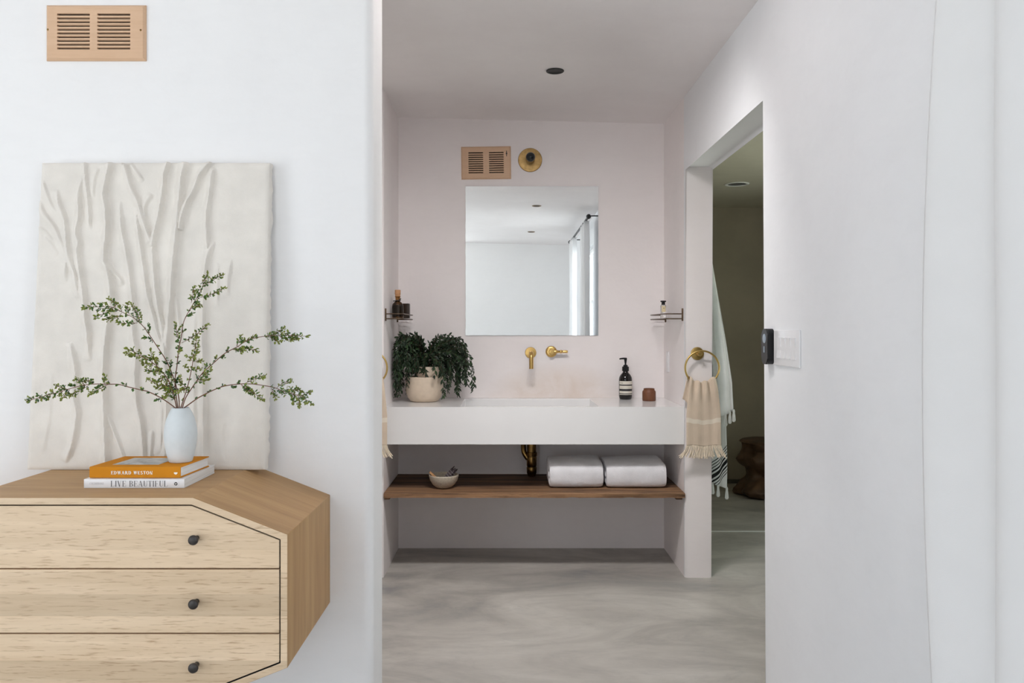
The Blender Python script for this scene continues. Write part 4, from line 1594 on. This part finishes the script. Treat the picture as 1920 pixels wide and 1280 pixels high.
# ================================================================== WIRE SHELVES WITH BOTTLES
def wire_shelf(label, xw, s):
    """s = direction out of the wall"""
    ya, yb, zu, zl, reach = 4.085, 4.525, 1.334, 1.309, .092
    t_ = thing('wire_shelf', label, 'shelf', (xw, (ya + yb) / 2, zl), 'wire shelves on the alcove side walls')
    r_ = .003

    def rail(z):
        p = [(xw, ya, z), (xw + s * (reach - .03), ya, z)]
        for k in range(1, 7):
            a = PI / 2 * k / 6
            p.append((xw + s * (reach - .03 + .03 * math.sin(a)), ya + .03 - .03 * math.cos(a), z))
        for k in range(0, 7):
            a = PI / 2 * k / 6
            p.append((xw + s * (reach - .03 + .03 * math.cos(a)), yb - .03 + .03 * math.sin(a), z))
        p.append((xw, yb, z))
        return p
    for z in (zu, zl):
        bm = BM(); tube(bm, rail(z), r_, 10); mk('rail', bm, M['bronze'], t_, 50)
    bm = BM(); box(bm, *sorted((xw, xw + s * .008)), ya - .005, ya + .005, 1.298, 1.362, .002); mk('wall_bracket', bm, M['bronze'], t_)
    bm = BM(); box(bm, *sorted((xw, xw + s * .008)), yb - .005, yb + .005, 1.294, 1.340, .002); mk('wall_bracket', bm, M['bronze'], t_)
    bm = BM(); box(bm, *sorted((xw + s * .003, xw + s * (reach - .004))), ya + .005, yb - .005, zl + .001, zl + .005, .001); mk('glass_plate', bm, M['plate_glass'], t_, None)
    return t_


wire_shelf('bronze wire wall shelf holding a corked bottle, left side of the alcove', XN, 1)
wire_shelf('bronze wire wall shelf holding a tiny clear bottle, right side of the alcove', XR, -1)
ZS = 1.309 + .0053
# amber bottle with cork
aX, aY = XN + .040, 4.27
AS = 1.16
am = thing('glass_bottle', 'amber round-shouldered bottle with a cork stopper on the left wire shelf', 'bottle', (aX, aY, ZS), 'bottles on the wire shelves')
bm = BM(); lathe(bm, [(0, .0005), (.024, .0005), (.0265, .003), (.0265, .052), (.0245, .063), (.018, .072), (.0115, .077), (.0105, .080), (.0105, .094), (.0125, .096), (.0125, .101), (0, .101)], (at(aX, aY, ZS) @ Matrix.Scale(AS, 4)), 40); mk('bottle', bm, M['amber'], am, 40)
bm = BM(); lathe(bm, [(0, .006), (.0225, .006), (.0235, .009), (.0235, .050), (.021, .060), (0, .061)], (at(aX, aY, ZS) @ Matrix.Scale(AS, 4)), 32); mk('liquid', bm, plain('dark_oil', (0.035, 0.014, 0.004), 0.1), am, 40)
bm = BM(); lathe(bm, [(0, .1012), (.0115, .1012), (.0118, .108), (.0132, .109), (.0132, .128), (.012, .130), (0, .130)], (at(aX, aY, ZS) @ Matrix.Scale(AS, 4)), 28); mk('cork_stopper', bm, M['cork'], am, 40)
bm = BM()
tube(bm, [(aX + .0155 * math.cos(a), aY + .0155 * math.sin(a), ZS + .094 + .002 * math.cos(a)) for a in [2 * PI * k / 20 for k in range(20)]], .0024, 8, closed=True)
tube(bm, [(aX + .006, aY - .012, ZS + .095), (aX + .013, aY - .016, ZS + .098), (aX + .019, aY - .016, ZS + .105)], [.002, .0025, .003], 8)
tube(bm, [(aX - .006, aY - .012, ZS + .094), (aX - .014, aY - .017, ZS + .091), (aX - .021, aY - .016, ZS + .091)], [.002, .0025, .003], 8)
mk('neck_ribbon', bm, M['black_matt'], am, 50)
# dark square bottle behind it
dX, dY = XN + .064, 4.40
bm = BM(); box(bm, dX - .025, dX + .025, dY - .022, dY + .022, ZS + .0004, ZS + .082, .004, 3); 
tag(mk('square_bottle', bm, M['dark_glass'], None), 'dark square-sided flask half hidden behind the corked amber bottle', 'bottle', 'bottles on the wire shelves')
# clear vial
vX, vY = P(1243.6, 590, 4.33).x, 4.33
vi = thing('glass_bottle', 'tiny clear glass bottle with black cap on the right wire shelf', 'bottle', (vX, vY, ZS), 'bottles on the wire shelves')
bm = BM(); lathe(bm, [(0, .0005), (.0145, .0005), (.0152, .002), (.0152, .068), (.0115, .073), (.009, .075), (0, .075)], at(vX, vY, ZS), 32); mk('bottle', bm, M['clear'], vi, 40)
bm = BM(); lathe(bm, [(.0095, .072), (.0095, .083), (.008, .085), (.0155, .090), (.0155, .094), (.013, .0955), (0, .0955)], at(vX, vY, ZS), 28); mk('cap', bm, M['black'], vi, 40)
bm = BM()
prev = None
for k in range(13):
    a = -PI / 2 - .75 + 1.5 * k / 12
    cur = [bm.verts.new((vX + .0156 * math.cos(a), vY + .0156 * math.sin(a), ZS + z)) for z in (.034, .066)]
    if prev:
        bm.faces.new((prev[0], cur[0], cur[1], prev[1]))
    prev = cur
lb = mk('label', bm, plain('yellow_cream_label', (0.74, 0.62, 0.38), 0.5, var=0.03), vi, None)
bm = BM(); lathe(bm, [(0, 0), (.0022, 0)], at(vX, vY - .0160, ZS + .055, '-Y'), 12); mk('label_mark', bm, M['ink_black'], lb, None)

# wall plate on the alcove's right side
bm = BM(); box(bm, XR - .006, XR - .0003, 4.43, 4.497, 1.0175, 1.1305, .002, 2)
pl = thing('outlet_plate', 'blank white wall plate on the right side wall of the alcove', 'wall plate', (XR, 4.463, 1.0175))
mk('plate', bm, M['plastic'], pl)
bm = BM(); box(bm, XR - .008, XR - .0055, 4.447, 4.480, 1.041, 1.107, .001); mk('insert', bm, M['plastic'], pl)


# ================================================================== TOWEL RINGS AND HAND TOWELS
def towel_ring(label, cx, cz):
    yr = 3.992
    r_ = .0845
    t_ = thing('towel_ring', label, 'towel ring', (cx, YP, cz - r_), 'brass towel rings on the piers')
    px, pz = cx - .0125, cz + .070
    bm = BM(); lathe(bm, [(0, .009), (.026, .009), (.0315, .0075), (.033, .004), (.033, 0)], at(px, YP, pz, '-Y'), 40); mk('backplate', bm, M['brass_ring'], t_, 40)
    bm = BM(); lathe(bm, [(.012, .008), (.0095, .012), (.0095, .046), (.0115, .048), (.0115, .060), (.009, .063), (0, .063)], at(px, YP, pz, '-Y'), 28); mk('post', bm, M['brass_ring'], t_, 40)
    bm = BM(); tube(bm, [(cx + r_ * math.cos(a), yr, cz + r_ * math.sin(a)) for a in [2 * PI * k / 56 for k in range(56)]], .0047, 12, closed=True); mk('ring', bm, M['brass_ring'], t_, 60)
    return t_


def hand_towel(label, cx, cz, seed):
    yr, r_ = 3.992, .0845
    t_ = thing('hand_towel', label, 'towel', (cx, yr, cz - .45), 'fringed hand towels')
    rg = random.Random(seed)
    zb = cz - .385

    def arcz(x):
        x = max(-.08, min(.08, x))
        return cz - math.sqrt(r_ * r_ - x * x)

    def front(u, v):
        """u across, v 0 at the ring .. 1 at the hem"""
        top = (u - .5) * .128
        bot = (u - .5) * .172 + .002
        k = min(1, v * 1.8)
        x = top + (bot - top) * (k ** .7)
        zt = arcz(top) + .009 + .004 * math.sin(u * 23)
        z = zt + (zb + .003 * math.sin(u * 9) - zt) * v
        pl = (1 - .88 * min(1, v * 3.0))
        y = yr - .013 - .009 * pl * math.sin(u * PI * 7 + .5) - .004 * math.sin(u * 5 + v * 2) - .008 * math.sin(min(1, v * 6) * PI / 2)
        return Vector((cx + x, y, z))

    def over(u, v):
        """over the ring and down the back"""
        top = (u - .5) * .128
        zt = arcz(top) + .009 + .004 * math.sin(u * 23)
        f = front(u, 0)
        if v < .3:
            a = v / .3 * PI
            yy = f.y + (yr + .012 - f.y) * (1 - math.cos(a)) / 2
            return Vector((cx + top - .02 * v, yy, zt + .006 * math.sin(a)))
        k = (v - .3) / .7
        return Vector((cx + top * (1 + .15 * k) - .006 - .016 * k, yr + .012 + .004 * math.sin(u * 16), zt - k * .11))
    bm = BM()
    vs = grid(bm, 46, 60, front)
    for f in bm.faces:
        pass
    lay = bm.loops.layers.uv.verify()
    n0 = len(bm.faces)
    bm.faces.ensure_lookup_table()
    grid(bm, 46, 18, over)
    bm.faces.ensure_lookup_table()
    for f in bm.faces[n0:]:
        for lp in f.loops:
            lp[lay].uv = (lp[lay].uv.x, lp[lay].uv.y * 0.1)
    bmesh.ops.remove_doubles(bm, verts=bm.verts[:], dist=1e-5)
    c = mk('cloth', bm, M['hand_towel'], t_, 70)
    thicken(c, .003)
    bm = BM()
    for k in range(90):
        u = (k + .5) / 90
        p = front(u, 1)
        sp_ = (u - .5) * .05 + rg.uniform(-.010, .010) - (.012 if u < .12 else 0)
        ln = rg.uniform(.050, .064)
        tube(bm, smooth_path([p + Vector((0, 0, .004)), p + Vector((sp_ * .35, rg.uniform(-.004, .004), -ln * .45)), p + Vector((sp_, rg.uniform(-.006, .006), -ln))], 4),
             [.0015] * 4 + [.0021] * 4 + [.0026], 5)
    mk('fringe', bm, M['fringe'], t_, 80)
    return t_


rc = P(1316.5, 689.5, 3.992)
r1 = towel_ring('brass towel ring on the pier right of the vanity', rc.x, rc.z)
h1 = hand_towel('beige fringed hand towel hanging from the ring right of the vanity', rc.x, rc.z, 5)
dxl = (-.689) - rc.x
for src, lab_ in ((r1, 'brass towel ring left of the vanity, mostly hidden behind the white wall edge'), (h1, 'beige fringed hand towel left of the vanity, a sliver past the white wall edge')):
    c = copy_tree(src)
    c.location.x += dxl
    c['label'] = lab_

# ================================================================== RECLAIMED SHELF AND WHAT STANDS ON IT
ZSH = .430
shf = thing('wooden_shelf', 'rough reclaimed dark wood shelf under the white vanity', 'shelf', ((XN + XR) / 2, 4.3, .406))
rg = random.Random(9)


def board(y0, y1, z1, th, mat, rough_front=False, seed=1):
    bm = BM()
    nx = 120
    rows = []
    for i in range(nx + 1):
        x = XN + .002 + (XR - XN - .004) * i / nx
        j = .006 * noise.noise(Vector((x * 6, seed, 0))) + .003 * noise.noise(Vector((x * 31, seed, 4))) if rough_front else .0012 * noise.noise(Vector((x * 9, seed, 0)))
        dz = .0012 * noise.noise(Vector((x * 5, seed, 8)))
        chip = .004 * max(0, noise.noise(Vector((x * 14, seed, 12)))) if rough_front else 0
        rows.append([bm.verts.new(p) for p in ((x, y0 + j + .002, z1 + dz - .0015), (x, y0 + j, z1 - .004), (x, y0 + j + .001 + chip, z1 - th + chip), (x, y1, z1 - th), (x, y1, z1 + dz))])
    for a, b2 in zip(rows, rows[1:]):
        for k in range(5):
            bm.faces.new((a[k], b2[k], b2[(k + 1) % 5], a[(k + 1) % 5]))
    bm.faces.new(rows[0]); bm.faces.new(rows[-1])
    return mk('board', bm, mat, shf, 30)


board(4.030, 4.185, ZSH, .024, M['wood_old_edge'], True, 1)
board(4.188, 4.385, ZSH - .0005, .022, M['wood_old'], False, 2)
board(4.388, 4.560, ZSH, .022, M['wood_old'], False, 3)
for x0, x1 in ((XN + .002, XN + .030), (XR - .045, XR - .012)):
    bm = BM(); box(bm, x0, x1, 4.045, 4.54, .394, .4065, .002); mk('cleat', bm, M['wood_old'], shf)

# bowl with palo-santo stick and herb bundle
wX, wY = P(832, 916, 4.17).x, 4.17
ZSB = ZSH + .0015
bm = BM()
lathe(bm, [(0, .0005), (.034, .0005), (.042, .004), (.058, .018), (.070, .038), (.0765, .060), (.0765, .066), (.0745, .068), (.0715, .066), (.066, .042), (.052, .020), (.03, .011), (0, .010)], at(wX, wY, ZSB), 48,
      wob=lambda a, z: 1 + .012 * math.sin(2 * a + 1) + .006 * math.sin(5 * a))
tag(mk('stone_bowl', bm, M['bowl'], None, 45), 'speckled grey-beige bowl on the wooden shelf', 'bowl')
bm = BM()
d = Vector((-.052, .008, .046)).normalized()
s_ = Vector((.002, -.012, 0)); u_ = d.cross(s_).normalized() * .006
p0 = Vector((wX - .014, wY - .006, ZSB + .026)); p1 = Vector((wX - .074, wY + .004, ZSB + .079))
va = [bm.verts.new(p) for p in (p0 + s_ * .8 + u_, p0 - s_ * .8 + u_, p0 - s_ * .8 - u_, p0 + s_ * .8 - u_)]
vb = [bm.verts.new(p) for p in (p1 + s_ * .6 + u_, p1 - s_ * .6 + u_ * 1.2, p1 - s_ * .6 - u_ * .7, p1 + s_ * .6 - u_ * .7)]
bm.faces.new(va); bm.faces.new(vb)
for k in range(4):
    bm.faces.new((va[k], va[(k + 1) % 4], vb[(k + 1) % 4], vb[k]))
tag(mk('wood_stick', bm, M['stick'], None, 30), 'orange-tan wood stick leaning in the bowl', 'wood stick')
hb = thing('herb_bundle', 'bundle of dried grey-purple herbs tied with thread, in the bowl', 'herbs', (wX + .03, wY, ZSB + .02))
bm, bt = BM(), BM()
p0 = Vector((wX + .002, wY - .012, ZSB + .030)); p1 = Vector((wX + .058, wY + .006, ZSB + .098))
ax = (p1 - p0).normalized()
o1 = ax.orthogonal().normalized(); o2 = ax.cross(o1)
rg = random.Random(4)
for k in range(34):
    a = rg.uniform(0, 2 * PI); rr = .013 * math.sqrt(rg.random())
    off = o1 * rr * math.cos(a) + o2 * rr * math.sin(a)
    e_ = rg.uniform(-.012, .006)
    tube(bm, [p0 + off, p0.lerp(p1, .5) + off * 1.3 + rnd_dir(rg) * .002, p1 + off * 1.1 + ax * e_ + rnd_dir(rg) * .003], [.002, .0034, .0014], 6)
mk('stalks', bm, M['herb'], hb, 80)
for t in (.3, .45, .6, .75):
    c = p0.lerp(p1, t)
    tube(bt, [c + (o1 * math.cos(a) + o2 * math.sin(a)) * .0185 + ax * .004 * math.sin(a) for a in [2 * PI * k / 18 for k in range(18)]], .0009, 5, closed=True)
mk('thread', bt, M['herb_tie'], hb, 80)


# folded white towels: one long cloth folded into three, seen with its fold to the front
def folded_towel(label, x0, x1, y0, y1, z0, h, seed, skew):
    t_ = h / 3.0
    bm = BM()
    R2 = h / 2
    prof = []
    # outer wrap: bottom back -> front roll -> top back, then the inner leaf
    for k in range(9):
        prof.append((y1 - (y1 - y0 - R2) * k / 8, 0.0))
    for k in range(1, 14):
        a = PI * k / 14
        cy = y0 + R2
        sq = 0.82
        prof.append((cy - R2 * (abs(math.sin(a)) ** sq), R2 - R2 * (1 if math.cos(a) > 0 else -1) * abs(math.cos(a)) ** sq))
    for k in range(9):
        prof.append((y0 + R2 + (y1 - y0 - R2) * k / 8, h))
    inner = [(y, z) for y, z in prof]
    # the visible ends show three layers: build three nested strips
    nx = 46
    obj_rows = []

    def lay_(prof_fn, n_p):
        rows = []
        for i in range(nx + 1):
            u = i / nx
            x = x0 + (x1 - x0) * u
            row = []
            for k in range(n_p):
                y, z = prof_fn(k / (n_p - 1))
                w1 = noise.noise(Vector((x * 11, y * 9, z * 12 + seed)))
                w2 = noise.noise(Vector((x * 60, y * 60, z * 60 + seed)))
                endk = min(u, 1 - u) * (x1 - x0)
                rnd = .010 * math.exp(-endk / .008)
                cz_ = h / 2
                zz = z + (cz_ - z) * rnd / h * 1.2
                if z > .01:
                    zz += .005 * w1 + .0012 * w2 - .008 * max(0, 1 - (y - y0) / .12) * (z / h)
                    zz -= skew * (u - .5) * .02 * (z / h)
                row.append(bm.verts.new((x + .004 * w1 + skew * .03 * (z / h - .3) * 0.4, y + .0035 * w1 + .0012 * w2 + rnd * .4, z0 + max(0, zz))))
            rows.append(row)
        for a, b2 in zip(rows, rows[1:]):
            for k in range(n_p - 1):
                bm.faces.new((a[k], a[k + 1], b2[k + 1], b2[k]))
            bm.faces.new((a[-1], a[0], b2[0], b2[-1]))
        for row in (rows[0], rows[-1]):
            bm.faces.new(row)

    def loop_prof(t0, t1, front_shift):
        """closed cross-section of the roll with a groove line where the cloth doubles back"""
        ins = t0
        pts = []
        hh = h - 2 * ins
        r2 = hh / 2
        f0 = y0 + front_shift
        for k in range(6):
            pts.append((y1 - (y1 - f0 - r2) * k / 5, ins))
        for k in range(1, 12):
            a = PI * k / 12
            pts.append((f0 + r2 - r2 * abs(math.sin(a)) ** .6, ins + r2 - r2 * (1 if math.cos(a) > 0 else -1) * abs(math.cos(a)) ** .8))
        for k in range(6):
            pts.append((f0 + r2 + (y1 - f0 - r2) * k / 5, h - ins))
        for k in range(1, 6):
            z = h - ins - hh * k / 6
            pts.append((y1 - .010 * abs(math.sin(k / 6 * PI * 3)), z))
        n_ = len(pts)

        def f(t):
            q = t * (n_ - 1)
            i = min(int(q), n_ - 2)
            g = q - i
            return (pts[i][0] * (1 - g) + pts[i + 1][0] * g, pts[i][1] * (1 - g) + pts[i + 1][1] * g)
        return f
    lay_(loop_prof(0, 0, 0), 56)
    o = thing('folded_towel', label, 'towel', ((x0 + x1) / 2, (y0 + y1) / 2, z0), 'folded white towels')
    mk('outer_fold', bm, M['terry'], o, 60)
    # inner leaves peeping out at the left end
    bm = BM()
    for k in range(3):
        za = z0 + h * (.12 + .28 * k)
        box(bm, x0 - .004 - .003 * (k % 2), x0 + .03, y0 + .03 + .01 * k, y1 - .01, za, za + h * .22, .006, 3)
    mk('inner_folds', bm, M['terry'], o, 60)
    return o


s_t = FPX / 4.135
folded_towel('folded white towel beside the brass drain trap', (1031 - VX) / s_t, (1131 - VX) / s_t, 4.135, 4.40, ZSB, .132, 1, .0)
folded_towel('folded white towel at the right end of the wooden shelf', (1139 - VX) / s_t, (1250 - VX) / s_t, 4.135, 4.40, ZSB, .132, 7, -.3)

# drain trap
tX, tY = (998 - VX) * 4.36 / FPX, 4.475
trap = thing('drain_trap', 'dark tarnished brass bottle trap under the basin', 'drain trap', (tX, tY, ZSH))
bm = BM(); lathe(bm, [(.0255, .250), (.0255, .245), (.0255, .15), (.022, .148)], at(tX, tY, ZSH - .010), 32); mk('tailpiece', bm, M['brass_dark'], trap, 40)
bm = BM(); lathe(bm, [(.026, .150), (.031, .148), (.031, .128), (.026, .126)], at(tX, tY, ZSH - .010), 12); mk('coupling_nut', bm, M['brass_dark'], trap, 30)
bm = BM(); lathe(bm, [(.026, .128), (.0285, .120), (.0285, .075), (.026, .068), (.0285, .062), (.0275, .035), (.021, .015), (0, .0125)], at(tX, tY, ZSH - .010), 32); mk('trap_cup', bm, M['brass_dark'], trap, 40)
bm = BM(); tube(bm, smooth_path([(tX - .02, tY, ZSH + .10), (tX - .042, tY + .005, ZSH + .135), (tX - .046, tY + .02, ZSH + .185), (tX - .040, tY + .06, ZSH + .205), (tX - .040, YB - .002, ZSH + .205)], 6), .0145, 18)
mk('waste_arm', bm, M['brass_dark'], trap, 50)


# ================================================================== STRIPED BATH TOWEL BEHIND THE PIER
bt_ = thing('bath_towel', 'white bath towel with black stripes and tassels hanging behind the pier', 'towel', (1.12, 4.24, .36))
HK = Vector((1.034, 4.24, 1.84))


def edge_interp(tab, z):
    for (z0, x0), (z1, x1) in zip(tab, tab[1:]):
        if z0 >= z >= z1:
            k = (z0 - z) / (z0 - z1)
            return x0 + (x1 - x0) * k
    return tab[-1][1] if z < tab[-1][0] else tab[0][1]


s_b = FPX / 4.2
zy = lambda y: EYE + (VY - y) / s_b
xx_ = lambda x: (x - VX) / s_b
TABA = [(1.84, 1.045), (zy(495), xx_(1336)), (zy(560), xx_(1346)), (zy(640), xx_(1358)), (zy(715), xx_(1369)), (zy(775), xx_(1372))]
TABB = [(1.80, 1.04), (zy(560), xx_(1338)), (zy(700), xx_(1352)), (zy(760), xx_(1363)), (zy(800), xx_(1365)), (zy(870), xx_(1367)), (zy(925), xx_(1366))]


def sheet(tab, ztop, zbot_l, zbot_r, y0, amp, ph):
    def f(u, v):
        zb = zbot_l + (zbot_r - zbot_l) * u
        z = ztop + (zb - ztop) * v
        xr = edge_interp(tab, z)
        x = 1.037 + (xr - 1.037) * u
        k = min(1, v * 1.5)
        y = y0 - amp * k * (.6 * math.sin(u * 9 + ph) + .4 * math.sin(u * 17 + ph * 2 + v)) - .05 * u * k
        return Vector((x, y, z))
    return f


fa = sheet(TABA, 1.84, zy(795), zy(768), 4.215, .022, .4)
fb = sheet(TABB, 1.80, zy(905), zy(918), 4.285, .022, 1.5)
bm = BM(); grid(bm, 40, 70, fa); o = mk('upper_fold', bm, M['bath_a'], bt_, 70); thicken(o, .004)
bm = BM(); grid(bm, 40, 80, fb); o = mk('lower_fold', bm, M['bath_b'], bt_, 70); thicken(o, .004)
for fn, us in ((fa, (.45, .7, .86, .985)), (fb, (.05, .18, .32, .46, .62, .97))):
    for u in us:
        p = fn(u, 1)
        dx = .004 if u > .9 else 0
        bm = BM()
        lathe(bm, [(0, .006), (.004, .006), (.0065, -.004), (.0055, -.012), (.0075, -.022), (.010, -.050), (.006, -.058), (0, -.058)], at(p.x + dx, p.y, p.z), 10, wob=lambda a, z: 1 + .2 * math.sin(5 * a))
        mk('tassel', bm, M['tassel'], bt_, 60)
bm = BM()
tube(bm, smooth_path([(XR2 + .006, 4.24, 1.855), (1.055, 4.24, 1.850), (1.062, 4.24, 1.872)], 5), .005, 10)
tag(mk('towel_hook', bm, M['brass_ring'], None, 60), 'brass hook behind the pier holding the striped bath towel', 'hook')

# ================================================================== ROOT STOOL
rX, rY = 1.955, 6.05
bm = BM()
prof = [(0, 0), (.15, 0), (.20, .012), (.212, .05), (.195, .085), (.17, .12), (.15, .155), (.16, .19), (.185, .24), (.195, .30), (.185, .345), (.20, .385), (.205, .405), (.19, .416), (0, .418)]
pp = []
for (r0, z0), (r1_, z1) in zip(prof, prof[1:]):
    for k in range(3):
        pp.append((r0 + (r1_ - r0) * k / 3, z0 + (z1 - z0) * k / 3))
pp.append(prof[-1])


def root_wob(a, z):
    k = 0.0 if z > .40 or z < .005 else 1.0
    v_ = noise.noise(Vector((1.6 * math.cos(a), 1.6 * math.sin(a), z * 9))) * .30
    v_ += noise.noise(Vector((4 * math.cos(a), 4 * math.sin(a), z * 22 + 5))) * .13
    v_ += .07 * math.sin(5 * a + z * 12)
    return 1 + v_ * (k * .8 + .2)


lathe(bm, pp, at(rX, rY, 0), 72, wob=root_wob)
tag(mk('root_stool', bm, M['root'], None, 50), 'dark gnarled tree-root stool on the shower room floor', 'stool')


# ================================================================== RECESSED LIGHTS
def downlight(name, label, x, y, z, r_, trim_m, inner_m, group):
    t_ = thing(name, label, 'ceiling light', (x, y, z), group)
    bm = BM(); lathe(bm, [(r_, 0), (r_, .003), (r_ * .96, .0045), (r_ * .80, .0045), (r_ * .74, .001)], at(x, y, z, '-Z'), 40); mk('trim_ring', bm, trim_m, t_, 40)
    bm = BM(); lathe(bm, [(r_ * .76, .0015), (r_ * .55, .0008), (0, .0006)], at(x, y, z, '-Z'), 32); mk('lens', bm, inner_m, t_, 40)
    return t_


gname = 'recessed ceiling lights'
downlight('recessed_light', 'black recessed downlight in the ceiling in front of the vanity', .216, 3.69, ceil_z(.216) - .001, .041, M['black_matt'], M['black'], gname)
downlight('recessed_light', 'chrome-rimmed recessed downlight in the shower room ceiling', 1.56, 5.46, 2.244, .082, M['trim'], plain('lamp_lens_grey', (0.10, 0.12, 0.15), 0.2), gname)
downlight('recessed_light', 'recessed bedroom ceiling light, the upper of two seen in the mirror', .275, 1.41, ceil_z(.275) - .001, .045, M['brass_dark'], M['knob'], gname)
downlight('recessed_light', 'recessed bedroom ceiling light, the lower of two seen in the mirror', .283, -.68, ceil_z(.283) - .001, .045, M['brass_dark'], M['knob'], gname)

# ================================================================== REMOTE AND SWITCHES
rm = thing('remote_control', 'black wall remote with a grey round button beside the light switches', 'remote', (XR, 2.715, 1.138))
bm = BM()
a, b2, fs = prism(bm, rrect(2.684, 2.748, 1.139, 1.259, .020, 6), lambda p: (XR - .0005, p[0], p[1]), lambda p: (XR - .024, p[0], p[1]))
md_e = [e for e in bm.edges if all(abs(v.co.x - (XR - .024)) < 1e-5 for v in e.verts)]
bmesh.ops.bevel(bm, geom=md_e, offset=.004, segments=3, affect='EDGES')
mk('body', bm, M['black'], rm, 40)
bm = BM(); lathe(bm, [(0, .0012), (.0145, .0012), (.016, 0)], at(XR - .0242, 2.716, 1.226, '-X'), 32); mk('round_button', bm, M['grey_btn'], rm, 40)
bm = BM(); prism(bm, rrect(2.711, 2.721, 1.178, 1.200, .0045), lambda p: (XR - .0242, p[0], p[1]), lambda p: (XR - .0252, p[0], p[1])); mk('small_button', bm, M['grey_btn'], rm, 40)
sw = thing('switch_plate', 'white four-gang light switch plate on the right wall', 'light switch', (XR, 2.555, 1.138))
bm = BM(); box(bm, XR - .0065, XR - .0003, 2.438, 2.672, 1.1385, 1.2545, .0022, 3); mk('plate', bm, M['plastic'], sw)
for k in range(4):
    y = 2.467 + k * .0465
    bm = BM()
    prism(bm, [(XR - .006, 1.163), (XR - .0085, 1.163), (XR - .0062, 1.196), (XR - .0105, 1.230), (XR - .006, 1.230)], lambda p: (p[0], y, p[1]), lambda p: (p[0], y + .033, p[1]))
    mk('rocker', bm, M['plastic'], sw, 20)


# ================================================================== CURTAINS AND ROD
rod = thing('curtain_rod', 'black curtain rod with round finials over the bedroom window', 'curtain rod', (.77, .55, 2.33))
bm = BM(); tube(bm, [(.77, -.78, 2.33), (.77, 1.475, 2.33)], .011, 16); mk('pole', bm, M['black_matt'], rod, 50)
for y in (-.80, 1.495):
    bm = BM(); bmesh.ops.create_uvsphere(bm, u_segments=20, v_segments=14, radius=.024, matrix=Matrix.Translation((.77, y, 2.33))); mk('finial', bm, M['black_matt'], rod, 80)
for y in (-.70, 1.40):
    bm = BM(); tube(bm, [(.77, y, 2.345), (.80, y, 2.35), (XR - .004, y, 2.35)], .006, 10)
    lathe(bm, [(0, .006), (.022, .006), (.024, 0)], at(XR - .0002, y, 2.35, '-X'), 20); mk('bracket', bm, M['black_matt'], rod, 50)


def curtain(label, y_far, y_near, lam, seed, lead):
    def f(u, v):
        z = 2.318 + (.012 - 2.318) * v
        y0_ = y_far + (y_near - y_far) * u
        y = y0_ + lead(z) * max(0, 1 - u * 3.2)
        a = .026 + .006 * v
        ph = (y0_ - y_far) / lam * 2 * PI
        soft = min(1, u * 8)
        x = .772 - a * math.cos(ph) + soft * .007 * noise.noise(Vector((y * 4, z * 1.6, seed)))
        x += soft * .004 * math.sin(z * 5 + y * 11) * max(0, noise.noise(Vector((y * 5, z * 1.4, seed + 5))))
        return Vector((min(x, XR - .012), y, z))
    bm = BM()
    grid(bm, 120, 70, f)
    o = mk('curtain', bm, M['sheer'], None, 80)
    tag(o, label, 'curtain', 'sheer curtains')
    thicken(o, .0012)
    return o


curtain('white sheer curtain hanging at the right edge, nearest the light switches', 1.423, .80, .215, 1.0,
        lambda z: .013 - .11 * (z - 1.2) ** 2)
curtain('white sheer curtain at the far window side, seen in the mirror', -.12, -.70, .15, 4.0, lambda z: 0)

# ================================================================== RENDER LOOK
sc.view_settings.view_transform = 'Standard'
sc.view_settings.look = 'None'
sc.view_settings.gamma = 1.0
sc.view_settings.use_curve_mapping = False
sc.view_settings.exposure = 0.07
cy = sc.cycles
cy.use_denoising = True
cy.max_bounces = 14
cy.diffuse_bounces = 9
cy.glossy_bounces = 6
cy.transmission_bounces = 8
cy.transparent_max_bounces = 10
cy.caustics_reflective = False
cy.caustics_refractive = False
cy.sample_clamp_indirect = 8.0
